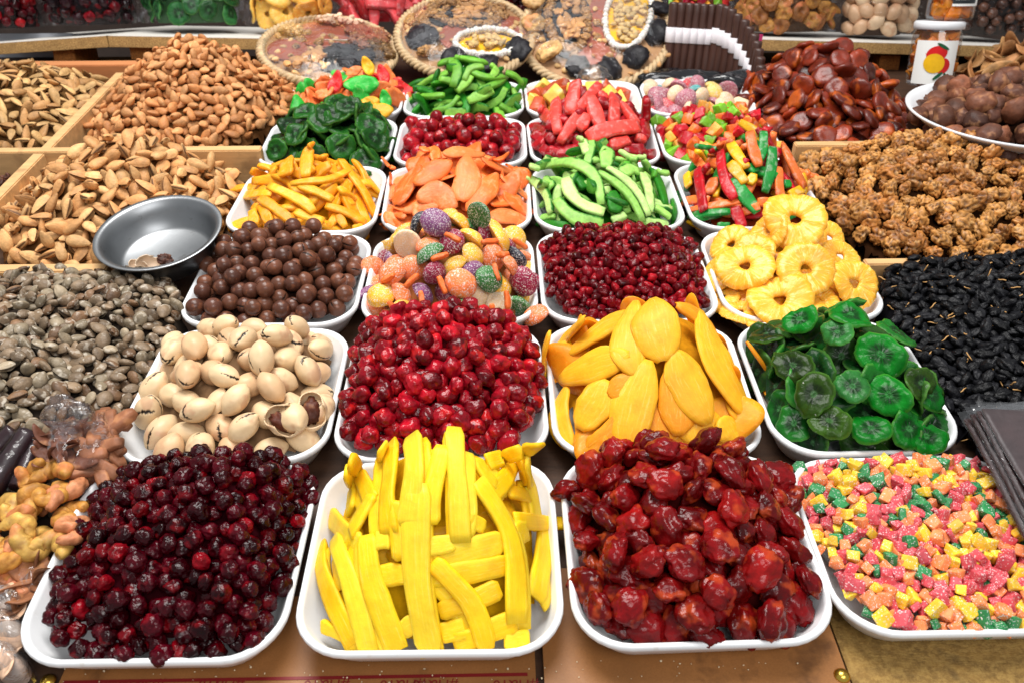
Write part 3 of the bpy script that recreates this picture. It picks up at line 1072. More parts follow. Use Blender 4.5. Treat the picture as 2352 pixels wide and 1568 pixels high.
tack = lathe('brass_tack', [(0.0001, 0.0042), (0.0025, 0.0038), (0.0045, 0.0025), (0.0058, 0.0006), (0.006, 0.0), (0.0001, -0.001)], 'brass', 28)
for (x, y, lab) in ((108, 1560, 'brass tack pinning the cardboard with the red line'), (1932, 1555, 'brass tack at the corner of the plain corrugated cardboard')):
    q = at_w(x, y, 0.006)
    put('brass_tack', tack, mat4(np.eye(3), (q[0], q[1], 0.0042 if x < 600 else 0.0087)), label=lab, cat='tack')
# crumbs lying on the cardboard: too many to count
rng = np.random.default_rng(5)
CV, CT = [], []
v0_, t0_ = ico(1)
for i in range(70):
    x, y = rng.uniform(120, 1900), rng.uniform(1525, 1568)
    q = at_w(x, y, 0.004)
    s = rng.uniform(0.0003, 0.0008)
    CT.append(t0_ + len(v0_) * i)
    CV.append(v0_ * s * rng.uniform(0.5, 1.5, 3) + np.array([q[0], q[1], (0.0042 if q[0] < 0.026 else 0.0088) + s * 0.4]))
put('crumbs', mesh('crumbs', np.vstack(CV), np.vstack(CT), 'crumb'), kind='stuff', label='pale crumbs scattered on the brown cardboard')

# ------------------------------------------------------------------ foam trays
UC = [-0.355, -0.1555, 0.0465, 0.2465, 0.4335]
VC = [0.341, 0.536, 0.742, 0.940, 1.130, 1.308, 1.470]


def rrect(u0, u1, v0, v1, r, n=9):
    pts = []
    for (cu, cv, a0) in ((u1 - r, v1 - r, 0), (u0 + r, v1 - r, 90), (u0 + r, v0 + r, 180), (u1 - r, v0 + r, 270)):
        for k in range(n):
            a = math.radians(a0 + 90 * k / (n - 1))
            pts.append((cu + r * math.cos(a), cv + r * math.sin(a)))
    return np.array(pts)


def tray(r, c, label, du0=0.0, du1=0.0, dv0=0.0, dv1=0.0, rot=0.0, seed=0, rh=0.036):
    u0, u1, v0, v1 = UC[c] + 0.0015 + du0, UC[c + 1] - 0.0015 + du1, VC[r] + 0.002 + dv0, VC[r + 1] - 0.002 + dv1
    cu, cv = (u0 + u1) / 2, (v0 + v1) / 2
    prof = [(0.026, 0.0), (0.020, 0.0008), (0.0155, 0.004), (0.009, 0.016), (0.0035, rh - 0.010), (0.0006, rh - 0.0058), (0.0, rh - 0.003), (0.0008, rh - 0.0006), (0.0023, rh), (0.0040, rh - 0.0007),
            (0.0056, rh - 0.004), (0.0112, 0.018), (0.019, 0.0075), (0.026, 0.0045), (0.045, 0.004)]
    V, Fq = [], []
    N = 36
    for k, (ins, w) in enumerate(prof):
        L = rrect(u0 + ins, u1 - ins, v0 + ins, v1 - ins, max(0.012, 0.042 - ins * 0.6))
        for j, (a, b) in enumerate(L):
            ang = math.atan2(b - cv, a - cu)
            wob = 0.0016 * n3((math.cos(ang) * 1.5, math.sin(ang) * 1.5, seed * 3.1), seed)
            dent = 0.0011 * n3((math.cos(ang) * 4, math.sin(ang) * 4, seed * 1.7 + 9), seed)
            V.append((a - cu + wob * math.cos(ang) * 2, b - cv + wob * math.sin(ang) * 2, w + (dent + wob) * (w / rh)))
    M_ = len(prof)
    for i in range(M_ - 1):
        for j in range(N):
            Fq.append((i * N + j, i * N + (j + 1) % N, (i + 1) * N + (j + 1) % N, (i + 1) * N + j))
    V.append((0, 0, 0.004))
    V.append((0, 0, 0.0))
    for j in range(N):
        Fq.append(((M_ - 1) * N + j, (M_ - 1) * N + (j + 1) % N, len(V) - 2))
        Fq.append((j, len(V) - 1, (j + 1) % N))
    M = Matrix.Translation((cu, cv, 0.0045 if r == 0 and c < 2 else (0.009 if (r, c) == (0, 2) else 0.002))) @ Matrix.Rotation(rot, 4, 'Z')
    put('foam_tray', mesh('foam_tray', V, Fq, 'foam'), M, label=label, cat='tray', group='white foam trays of the stall')
    return (u0 + 0.0065, u1 - 0.0065, v0 + 0.0065, v1 - 0.0065)


def theap(b, pk, pv, edge=0.028, pw=1.7, ins=0.0, edge_v=0.0, ph=None, **kw):
    """Heap in a tray: its peak lies under picture point pk at depth v = pv."""
    q = at_v(pk[0], pk[1], pv)
    u = min(max(q[0], b[0] + 0.05), b[1] - 0.05)
    return Heap(b[0] + ins + 0.001, b[1] - ins - 0.001, b[2] + ins - 0.004, b[3] - ins, u, pv, edge, q[2] if ph is None else ph, pw, p=4.5, base=0.006, edge_v=edge_v, **kw)


# ------------------------------------------------------------------ templates of the loose pieces
template('cranberry', blob, 6, 'berry_dark', r=0.00725, sc=(1.08, 1.0, 0.9), amp=0.22, freq=1.3, amp2=0.09, freq2=3.6, ridge=0.07, rfreq=2.6, sub=4)
template('candied_cherry', blob, 6, 'berry_red', r=0.00886, sc=(1.15, 0.98, 0.92), amp=0.24, freq=1.2, amp2=0.08, freq2=3.2, ridge=0.04, sub=4)
template('dried_plum', blob, 7, 'plum_red', r=0.0128, sc=(1.18, 1.0, 0.66), amp=0.28, freq=1.3, amp2=0.10, freq2=3.0, ridge=0.10, rfreq=2.0, sub=4)
template('barberry', blob, 5, 'berry_dark', r=0.00585, sc=(1.3, 0.95, 0.85), amp=0.25, freq=1.4, amp2=0.08, ridge=0.06)
template('cherry', blob, 5, 'berry_red', r=0.01159, sc=(1.05, 1.0, 0.95), amp=0.14, freq=1.2, amp2=0.05, ridge=0.04)
template('fruit_cube', chunk, 9, 'cube', s=0.00859, irr=0.36)
template('soft_cube', chunk, 7, 'candied_gloss', s=0.01530, irr=0.34)
template('pecan', cracked, 7, 'pecan_shell', sc=(1.5, 1.0, 0.97), r=0.01255, n_cracks=2, pointy=0.25, amp=0.05, width=0.11, wob=0.12, arc=(0.6, 1.4))
template('pecan_whole', cracked, 3, 'pecan_shell', sc=(1.38, 1.0, 0.97), r=0.0142, n_cracks=0, pointy=0.22, amp=0.05, sub=4)
template('chocolate_ball', cracked, 6, 'chocolate', sc=(1, 1, 1), r=0.00976, n_cracks=1, amp=0.02, width=0.11, wob=0.03, arc=(0.8, 1.5), sub=5)
template('kiwi_slice', disc, 7, 'kiwi_green', r=0.0255, t=0.0075, asp=0.86, bend=0.05, wav=0.4, rim=0.0, ridge=0.5, crinkle=0.10)
template('dark_kiwi', disc, 6, 'kiwi_green', r=0.026, t=0.0075, asp=0.9, bend=0.1, wav=0.4, rim=0.12, ridge=0.3, crinkle=0.09)
template('pineapple_ring', disc, 7, 'pineapple', r=0.037, t=0.0085, asp=0.95, hole=0.18, scallop=0.065, nsc=17, wav=0.45, ridge=0.75, bend=0.05)
template('gummy', gummy, 6, 'sugared', r=0.01520)
template('fruit_leaf', disc, 6, 'candied', r=0.024, t=0.006, asp=0.62, wav=0.4, tip=0.15, bend=0.15, crinkle=0.05)
template('yellow_strip', strip, 6, 'candied', L=0.062, w=0.0145, th=0.007, bend=0.35, side=0.12, taper=0.35)
template('red_strip', strip, 6, 'candied_gloss', L=0.058, w=0.019, th=0.014, bend=0.12, side=0.12, taper=0.3)
template('peel_strip', strip, 6, 'pith', L=0.052, w=0.015, th=0.008, bend=0.25, side=0.4, taper=0.3)
template('worm_strip', strip, 6, 'candied_gloss', L=0.055, w=0.012, th=0.009, bend=0.25, side=0.15, taper=0.3)
template('orange_slice', disc, 6, 'candied', r=0.034, t=0.0035, asp=0.6, wav=0.45, tip=0.12, bend=0.25, crinkle=0.05)
template('mango_slice', disc, 5, 'matte_yellow', r=0.042, t=0.005, asp=0.5, wav=0.3, tip=0.15, bend=0.2)
template('spaghetti_piece', strip, 5, 'matte_yellow', L=0.085, w=0.024, th=0.005, bend=0.2, side=0.1)
template('carrot_stick', strip, 3, 'candied', L=0.02080, w=0.0058, th=0.0058, bend=0.05, side=0.02, taper=0.2)

REDD, WINE = S(104, 12, 26), S(88, 8, 26)

# ---- row 1, tray 1: dried cranberries
b = tray(0, 0, 'white foam tray of dark dried cranberries in the front row', seed=1, dv0=-0.002)
h = theap(b, (500, 1062), 0.485, edge=0.036, pw=2.1)
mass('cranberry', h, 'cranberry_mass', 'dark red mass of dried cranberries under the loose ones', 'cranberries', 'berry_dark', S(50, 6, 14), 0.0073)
heap_pieces('cranberry', h, 'dried_cranberry', 'cranberry', 0.00704, 11, [(10, S(70, 4, 16), 0), (0.6, S(150, 10, 26), 1)], ['dark wine red dried cranberry heaped in the front tray', 'bright red dried cranberry among the darker ones in the front tray'],
            'cranberry', 'dried cranberries in the front tray', layer=2.3, thr=1.35, scale=(0.82, 1.18), tilt=1.0)

# ---- row 1, tray 2: yellow pomelo or melon sticks
b = tray(0, 1, 'white foam tray of bright yellow candied sticks in the front row', seed=2)
YH = theap(b, (1020, 1008), 0.474, edge=0.020, pw=1.6, ins=0.0)
mass('sticks', YH, 'candied_stick_mass', 'yellow candied sticks lying deep in the front tray', 'candied sticks', 'matte_yellow', S(226, 172, 16), 0.010, layer=1.6)
ylab, ygrp = 'bright yellow candied fruit stick in the front tray', 'yellow candied sticks in the front tray'
heap_pieces('sticks', YH, 'candied_stick', 'spaghetti_piece', 0.0135, 12, [(1, S(246, 196, 16), 0), (1, S(236, 178, 10), 0)], [ylab], 'candied stick', ygrp, layer=2.1, thr=0.2, tilt=0.15, m=3.0, nmax=60, region=lambda u, v: v < YH.pv - 0.045)
ST = [([(200, 850), (230, 1050)], 90), ([(170, 640), (240, 720), (330, 800)], 90), ([(290, 480), (280, 620)], 90), ([(430, 970), (590, 960)], 95), ([(730, 880), (900, 840), (1130, 780)], 110), ([(720, 980), (900, 960), (1140, 910)], 100),
      ([(770, 1170), (950, 1110), (1110, 1040)], 90), ([(560, 1290), (620, 1240), (700, 1230)], 80), ([(780, 1290), (920, 1260)], 95), ([(850, 1350), (1000, 1300), (1190, 1220)], 100), ([(1130, 1330), (1270, 1320)], 80), ([(120, 1245), (260, 1310)], 60),
      ([(590, 880), (560, 700), (580, 560)], 115), ([(420, 780), (500, 770)], 80), ([(1190, 740), (1260, 720)], 100), ([(1150, 500), (1290, 540)], 70), ([(640, 820), (860, 790)], 80), ([(960, 720), (990, 640)], 90),
      ([(280, 320), (340, 430), (400, 560)], 80), ([(1400, 900), (1390, 1000), (1340, 1130)], 75), ([(1370, 640), (1350, 850), (1310, 1100)], 110), ([(1350, 240), (1270, 270), (1150, 310), (1040, 340)], 75), ([(1260, 300), (1260, 420), (1290, 560), (1310, 660)], 115),
      ([(980, 320), (1020, 400), (1090, 480)], 80), ([(1180, 340), (1140, 430), (1060, 520)], 85), ([(930, 290), (930, 450), (935, 600), (920, 760)], 75), ([(795, 250), (760, 400), (720, 560), (720, 690)], 88), ([(505, 230), (500, 400), (480, 550), (495, 740)], 92),
      ([(620, 190), (635, 350), (620, 520), (600, 700)], 102), ([(400, 520), (350, 620), (280, 740)], 92), ([(120, 790), (120, 950), (200, 1150), (300, 1350)], 85), ([(190, 760), (240, 900), (310, 1100), (380, 1395)], 90), ([(370, 745), (385, 950), (450, 1150), (540, 1385)], 105),
      ([(735, 890), (860, 1020), (970, 1150), (1040, 1380)], 92), ([(855, 150), (865, 350), (880, 550), (890, 790)], 88), ([(985, 440), (1080, 580), (1170, 750), (1195, 950), (1205, 1235)], 104), ([(1520, 680), (1350, 680), (1190, 660)], 68),
      ([(650, 460), (640, 700), (645, 1000), (680, 1200), (720, 1395)], 125)]
rng = np.random.default_rng(8)
ST = [([(x + dx, y + dy) for x, y in pth], w) for pth, w in ST[18:] if len(pth) > 2 and pth[0][0] < 1340 for dx, dy in [(rng.uniform(-75, 75), rng.uniform(15, 60))]] + ST
for i, (pth, w) in enumerate(ST):
    pth = [(689.0 + x * 0.4144, 918.75 + y * 0.4144) for x, y in pth]
    drape('sticks', YH, pth, w * 0.4144 * 1.30, 0.0048, 0.004 + 0.0075 * i / len(ST), 'candied_stick', 'matte_yellow', (S(251, 208, 28), S(248, 198, 16), S(252, 214, 46))[i % 3],
          {len(ST) - 1: 'longest yellow candied stick hanging down the middle of the front pile', len(ST) - 2: 'yellow candied stick jutting sideways over the tray rim', len(ST) - 3: 'long yellow candied stick curving down beside the middle one', len(ST) - 4: 'tallest yellow candied stick standing up at the back of the pile'}.get(i, ylab), 'candied stick', ygrp, 300 + i)

# ---- row 1, tray 3: red dried plums
b = tray(0, 2, 'white foam tray of glossy red dried plums in the front row', seed=3, du0=0.002)
h = theap(b, (1590, 1030), 0.474, edge=0.038, pw=1.9)
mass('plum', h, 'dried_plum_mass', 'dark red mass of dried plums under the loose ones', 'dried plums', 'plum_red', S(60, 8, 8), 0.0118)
heap_pieces('plum', h, 'dried_plum', 'dried_plum', 0.0112, 13, [(2, S(112, 10, 13), 0), (1, S(134, 16, 16), 0)], ['glossy wrinkled red dried plum heaped in the front tray'], 'dried plum', 'red dried plums in the front tray', layer=2.3, thr=1.3, tilt=0.6, scale=(0.85, 1.15))

# ---- row 1, tray 4: candied fruit cubes
b = tray(0, 3, 'white foam tray of small multicoloured candied fruit cubes', seed=4, du1=0.014, dv0=0.010)
h = theap(b, (2130, 1082), 0.50, edge=0.034, pw=2.2, ph=0.056)
mass('cubes', h, 'fruit_cube_mass', 'mixed candied fruit cubes deeper in the front tray', 'fruit cubes', 'cube', S(190, 96, 50), 0.0055)
heap_pieces('cubes', h, 'candied_fruit_cube', 'fruit_cube', 0.00479, 14, [(31, S(246, 142, 84), 0), (27, S(250, 204, 56), 1), (29, S(218, 82, 92), 2), (13, S(50, 138, 80), 3)],
            ['small orange candied fruit cube in the front tray', 'small yellow candied fruit cube in the front tray', 'small pinkish red candied fruit cube in the front tray', 'small green candied fruit cube in the front tray'], 'fruit cube', 'candied fruit cubes in the front tray',
            layer=2.3, thr=1.35, tilt=0.8, scale=(0.8, 1.3), nmax=2600)

# ---- row 2, tray 1: pecans in the shell
b = tray(1, 0, 'white foam tray of cream coloured cracked pecans', seed=5)
h = theap(b, (560, 772), 0.665, edge=0.034, pw=1.9)
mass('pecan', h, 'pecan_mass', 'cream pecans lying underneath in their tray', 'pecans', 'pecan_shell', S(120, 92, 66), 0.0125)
heap_pieces('pecan', h, 'pecan', 'pecan', 0.01395, 15, [(3, S(226, 196, 154), 0), (1, S(214, 176, 134), 0)], ['cream pecan in its cracked shell, heaped in the foam tray'], 'pecan', 'pecans in the foam tray', m=0.8, layer=2.3, thr=1.3, tilt=0.35, scale=(0.88, 1.08), tight=0.9)
rng = np.random.default_rng(77)
half = mesh('broken_shell', *(lambda V, T: (V * np.array([0.019, 0.0145, 0.0145]) * (1 + 0.03 * np.sin(V[:, :1] * 9)), T[(V[T].mean(1)[:, 2] < 0.25 + 0.3 * np.sin(V[T].mean(1)[:, 0] * 5))]))(*ico(4)), 'pecan_shell')
sol = lambda o: setattr(o.modifiers.new('thickness', 'SOLIDIFY'), 'thickness', 0.0012)
for (x, y, ny) in ((715, 945, 0.1), (655, 965, 0.5)):
    p = h.hit(x, y, 0.006)
    view = nrm(CAM - p)
    R = basis(nrm(view + 0.5 * ny * up), rng=rng)
    sh = put('broken_pecan', half, mat4(R, p), label={715: 'broken open pecan shell near the corner of its tray', 655: 'split pecan shell showing dark crumbs inside', 580: 'open pecan shell at the top of the heap'}[x], cat='pecan', group='broken pecans', color=S(228, 196, 156))
    sol(sh)
    put('kernel', mesh('kernel', *blob(int(x), 1.0, (0.014, 0.0095, 0.007), 0.3, 1.5, 0.2, 4, ridge=0.25), ), Matrix.Translation((0, 0, -0.004)), parent=sh, color=S(84, 40, 26)).data.materials.append(MATS['dry_brown'])

# ---- row 2, tray 2: candied red cherries
b = tray(1, 1, 'white foam tray heaped with glossy red candied cherries', seed=6)
h = theap(b, (1000, 720), 0.668, edge=0.043, pw=1.8)
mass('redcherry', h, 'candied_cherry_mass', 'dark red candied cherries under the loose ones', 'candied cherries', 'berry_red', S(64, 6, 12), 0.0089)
heap_pieces('redcherry', h, 'candied_cherry', 'candied_cherry', 0.00822, 16, [(4, S(128, 10, 24), 0), (1, S(156, 16, 30), 0)], ['glossy red candied cherry in the tray beside the pecans'], 'candied cherry', 'candied cherries beside the pecans', layer=2.3, thr=1.4, tilt=1.0, scale=(0.82, 1.16))

# ---- row 2, tray 3: mango slices
b = tray(1, 2, 'white foam tray fanned with golden mango slices', seed=7)
MH = theap(b, (1530, 705), 0.668, edge=0.026, pw=1.6, ins=-0.004)
mass('mango', MH, 'mango_slice_mass', 'golden mango slices at the bottom of the tray', 'mango slices', 'matte_yellow', S(214, 146, 24), 0.012, layer=1.3)
mlab, mgrp = 'golden dried mango slice fanned over the heap', 'mango slices in the foam tray'
heap_pieces('mango', MH, 'mango_slice', 'mango_slice', 0.020, 17, [(1, S(234, 158, 26), 0), (1, S(226, 142, 18), 0)], [mlab], 'mango slice', mgrp, layer=1.35, thr=0.2, tilt=0.12, m=0.9, nmax=12, region=lambda u, v: MH.rho(u, v) > 0.74)
YM, OM = S(247, 182, 38), S(240, 154, 24)
MG = [([(1340, 728), (1290, 790), (1262, 868)], 62, YM), ([(1262, 760), (1246, 820), (1262, 878)], 55, YM), ([(1300, 885), (1278, 960), (1312, 1032)], 66, YM), ([(1540, 925), (1530, 1015)], 118, OM), ([(1600, 925), (1612, 1022)], 118, YM), ([(1690, 880), (1716, 985)], 92, YM),
      ([(1660, 955), (1690, 1012)], 80, YM), ([(1450, 930), (1400, 1000), (1340, 1040)], 58, OM), ([(1390, 995), (1350, 1040)], 50, OM), ([(1300, 812), (1390, 745), (1478, 712)], 76, YM), ([(1470, 870), (1395, 905)], 70, OM), ([(1395, 872), (1362, 930), (1330, 985)], 92, YM),
      ([(1555, 698), (1620, 735), (1668, 812)], 66, OM), ([(1460, 690), (1440, 790), (1462, 862)], 86, YM), ([(1535, 850), (1560, 930), (1560, 1000)], 92, OM), ([(1490, 826), (1452, 940), (1430, 1046)], 104, YM), ([(1718, 785), (1772, 862), (1798, 944)], 72, OM), ([(1283, 868), (1360, 838), (1444, 812)], 86, YM),
      ([(1550, 802), (1582, 880), (1628, 972)], 102, YM), ([(1612, 712), (1655, 830), (1728, 962)], 98, YM), ([(1500, 684), (1505, 750), (1522, 828)], 118, YM)]
for i, (pth, w, c) in enumerate(MG):
    drape('mango', MH, pth, w, 0.0036, 0.004 + 0.012 * i / len(MG), 'mango_slice', 'matte_yellow', c, {20: 'topmost oval mango slice facing the viewer', 19: 'longest mango slice sloping down beside the topmost one', 16: 'deep orange mango slice hanging over the kiwi tray'}.get(i, mlab), 'mango slice', mgrp, 400 + i, shape='leaf')

# ---- row 2, tray 4: kiwi slices
b = tray(1, 3, 'white foam tray of bright green dried kiwi slices with dark seeds', seed=8, du0=0.002, du1=-0.003)
h = theap(b, (1940, 735), 0.665, edge=0.034, pw=1.6, ins=0.004)
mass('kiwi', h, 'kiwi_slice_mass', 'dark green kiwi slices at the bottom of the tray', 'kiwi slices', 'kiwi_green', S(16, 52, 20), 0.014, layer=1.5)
klab, kgrp = 'green dried kiwi slice in the tray beside the raisins', 'kiwi slices beside the raisins'
heap_pieces('kiwi', h, 'kiwi_slice', 'kiwi_slice', 0.0145, 18, [(2, S(26, 100, 30), 0), (2, S(38, 74, 24), 0), (1, S(20, 68, 24), 0)], [klab], 'kiwi slice', kgrp, layer=1.6, thr=1.0, tilt=0.45, m=0.2, scale=(0.72, 1.0))
rng = np.random.default_rng(9)
KG, KD, KF = S(10, 112, 26), S(46, 76, 18), S(44, 110, 48)
for ki, (x, y, d, nx, ny, c) in enumerate(((1760, 772, 88, -0.2, 0.86, KD), (2125, 1003, 98, 0.4, 0.35, KG), (2084, 985, 100, 0.6, 0.2, KG), (1838, 735, 84, -0.3, 0.5, KG), (1952, 728, 100, 0.25, 0.8, KG), (1925, 765, 84, -0.3, 0.6, KF), (1822, 840, 98, -0.1, 0.5, KD), (1905, 968, 100, 0.0, 0.45, KD), (2000, 985, 96, 0.1, 0.6, KG),
                         (2112, 880, 92, 0.7, 0.3, KD), (2135, 905, 90, 0.7, 0.35, KG), (1958, 888, 88, 0.1, 0.4, KF), (1870, 906, 108, -0.15, 0.3, KD), (2022, 815, 118, 0.15, 0.25, KG), (2042, 908, 108, 0.0, 0.25, KG))):
    hero('kiwi', h, x, y, d, nx, ny, TPL['kiwi_slice'][rng.integers(7)], 0.0255, 0.014, 'kiwi_slice', c, {13: 'largest bright green kiwi slice high on the heap', 14: 'round bright kiwi slice just below the largest one', 12: 'olive green kiwi slice low beside the mango tray'}.get(ki, klab), 'kiwi slice', kgrp, rng)

# ---- row 3, tray 1: chocolate balls
b = tray(2, 0, 'white foam tray of round chocolate brown nuts', seed=10)
h = theap(b, (620, 528), 0.878, edge=0.038, pw=1.9)
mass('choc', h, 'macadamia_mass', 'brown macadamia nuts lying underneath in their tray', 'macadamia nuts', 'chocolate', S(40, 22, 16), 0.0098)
heap_pieces('choc', h, 'macadamia_nut', 'chocolate_ball', 0.00983, 19, [(1, S(98, 60, 44), 0), (1, S(84, 50, 38), 0)], ['round brown macadamia nut with a sawn shell in the foam tray'], 'macadamia nut', 'macadamia nuts in the foam tray', layer=2.3, thr=1.3, tilt=2.0, align='any', scale=(0.93, 1.05), tight=0.88)

# ---- row 3, tray 2: sugared gummies
b = tray(2, 1, 'white foam tray piled with round sugared fruit jellies', seed=11)
GH = theap(b, (1030, 474), 0.862, edge=0.036, pw=1.35)
mass('gummy', GH, 'fruit_jelly_mass', 'sugared fruit jellies at the bottom of the tray', 'fruit jellies', 'sugared', S(150, 90, 50), 0.015)
GC = [(26, S(242, 182, 44), 0), (30, S(245, 132, 72), 1), (17, S(140, 18, 58), 2), (9, S(50, 112, 50), 3), (7, S(26, 30, 46), 4), (10, S(236, 206, 164), 5), (8, S(130, 70, 116), 6)]
GL = ['yellow sugared fruit jelly in the piled tray', 'orange sugared fruit jelly in the piled tray', 'crimson sugared fruit jelly in the piled tray', 'green sugared fruit jelly in the piled tray', 'blue black sugared fruit jelly in the piled tray', 'pale cream sugared fruit jelly in the piled tray', 'violet sugared fruit jelly in the piled tray']
gp = heap_pieces('gummy', GH, 'fruit_jelly', 'gummy', 0.0142, 203, GC, GL, 'fruit jelly', 'sugared jellies in the piled tray', layer=2.3, thr=1.3, tilt=0.75, scale=(0.88, 1.12), m=0.2)
rng = np.random.default_rng(21)
for (x, y) in ((840, 697), (890, 640), (945, 645), (970, 690), (1010, 590), (1015, 655), (1040, 545), (1140, 625), (1155, 585), (1125, 555), (1165, 690), (1130, 720), (905, 710), (1195, 560)):
    p = GH.hit(x, y, 0.012)
    R = basis(nrm(GH.normal(p[0], p[1]) + rng.normal(size=3) * 0.3), rng=rng)
    drop('gummy', 'carrot_candy', TPL['carrot_stick'][rng.integers(3)], mat4(R, p, 1.0), S(240, 116, 50), 'thin orange candy stick lying among the sugared jellies', 'candy stick', 'orange candy sticks on the jellies')

# ---- row 3, tray 3: dried barberries
b = tray(2, 2, 'white foam tray of tiny dark red dried berries', seed=12)
h = theap(b, (1440, 534), 0.880, edge=0.042, pw=2.1)
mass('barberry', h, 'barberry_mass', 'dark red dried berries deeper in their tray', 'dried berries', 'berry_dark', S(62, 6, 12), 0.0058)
heap_pieces('barberry', h, 'dried_berry', 'barberry', 0.00537, 22, [(3, S(128, 12, 26), 0), (1, S(158, 22, 32), 0)], ['tiny dark red dried berry in the tray behind the mango'], 'dried berry', 'small dried berries behind the mango', layer=2.3, thr=1.3, tilt=1.0, scale=(0.8, 1.2), nmax=2600)

# ---- row 3, tray 4: pineapple rings
b = tray(2, 3, 'white foam tray of yellow candied pineapple rings', seed=13, du0=0.002)
PH = theap(b, (1815, 505), 0.880, edge=0.026, pw=1.35, ins=-0.002)
mass('pine', PH, 'pineapple_ring_mass', 'yellow pineapple rings at the bottom of the tray', 'pineapple rings', 'pineapple', S(206, 150, 40), 0.014, layer=1.6)
plab, pgrp = 'yellow candied pineapple ring in the foam tray', 'pineapple rings in the foam tray'
rng = np.random.default_rng(23)
PY = S(248, 180, 50)
heap_pieces('pine', PH, 'pineapple_ring', 'pineapple_ring', 0.0235, 24, [(1, S(232, 152, 30), 0)], [plab], 'pineapple ring', pgrp, layer=1.45, thr=0.25, tilt=0.12, m=0.8, nmax=14, region=lambda u, v: PH.rho(u, v) > 0.5, scale=(0.8, 0.95))
for i, (x, y, d, nx, ny, lf) in enumerate(((1700, 716, 100, 0, 0.85, 0.004), (1762, 737, 110, 0, 0.85, 0.004), (1658, 682, 96, -0.2, 0.75, 0.006), (1650, 632, 104, -0.35, 0.65, 0.008), (1880, 692, 110, 0.3, 0.6, 0.006), (1840, 712, 120, 0, 0.7, 0.006), (1930, 590, 96, 0.5, 0.45, 0.008), (1680, 562, 106, -0.3, 0.6, 0.010),
                                        (1735, 575, 96, -0.2, 0.5, 0.010), (1768, 528, 104, -0.55, 0.4, 0.012), (1905, 548, 84, 0.45, 0.45, 0.012), (1792, 690, 150, 0.05, 0.55, 0.014), (1962, 652, 118, 0.5, 0.25, 0.014), (1712, 612, 130, -0.12, 0.5, 0.018), (1850, 620, 138, 0.2, 0.4, 0.020), (1826, 506, 146, 0.05, 0.42, 0.020))):
    hero('pine', PH, x, y, d, nx, ny, TPL['pineapple_ring'][i % 7], 0.037, lf, 'pineapple_ring', PY, {15: 'topmost pineapple ring standing up towards the viewer', 12: 'pineapple ring leaning out beside the raisins'}.get(i, plab), 'pineapple ring', pgrp, rng)

# ---- row 4, tray 1: yellow orange strips
b = tray(3, 0, 'white foam tray of amber yellow candied strips', seed=14)
h = theap(b, (715, 365), 1.075, edge=0.022, pw=1.5)
mass('amber', h, 'amber_strip_mass', 'amber candied strips at the bottom of the tray', 'candied strips', 'candied', S(206, 138, 16), 0.012, layer=1.6)
lab, grp = 'amber yellow candied strip in the tray behind the macadamias', 'amber candied strips in the foam tray'
AC = [(1, S(249, 178, 32), 0), (1, S(244, 162, 20), 0)]
heap_pieces('amber', h, 'candied_strip', 'yellow_strip', 0.0125, 25, AC, [lab], 'candied strip', grp, layer=1.2, thr=0.45, tilt=0.4, m=1.2, nmax=40)
for i, (pth, w) in enumerate((([(180, 465), (300, 440), (430, 460)], 70), ([(160, 590), (200, 625)], 55), ([(500, 330), (430, 390), (370, 410)], 62), ([(860, 290), (870, 360)], 72), ([(930, 480), (1000, 560)], 62), ([(900, 620), (950, 700)], 56), ([(340, 590), (360, 690)], 72), ([(980, 400), (940, 490)], 72), ([(1000, 712), (1062, 700)], 52),
                             ([(500, 580), (520, 670)], 62), ([(260, 560), (240, 640), (220, 722)], 82), ([(390, 550), (430, 620), (462, 692)], 72), ([(620, 600), (700, 630), (805, 665)], 72), ([(820, 560), (950, 600), (1085, 675)], 62), ([(230, 500), (330, 490), (470, 480)], 68), ([(570, 255), (560, 365)], 112), ([(1050, 420), (1120, 420), (1195, 505)], 72),
                             ([(730, 150), (700, 240), (690, 375)], 88), ([(640, 430), (740, 460), (870, 525)], 68), ([(390, 510), (480, 570), (605, 665)], 78), ([(450, 430), (560, 480), (680, 540), (742, 605)], 78), ([(920, 260), (980, 350), (1080, 480), (1150, 645)], 68), ([(590, 420), (720, 400), (850, 390), (995, 320)], 58))):
    pth = [(459.4 + x * 0.35157, 275.6 + y * 0.35157) for x, y in pth]
    drape('amber', h, pth, w * 0.35157, 0.0056, 0.004 + 0.012 * i / 23, 'candied_strip', 'candied', AC[i % 2][1], lab, 'candied strip', grp, 500 + i, shape='taper')

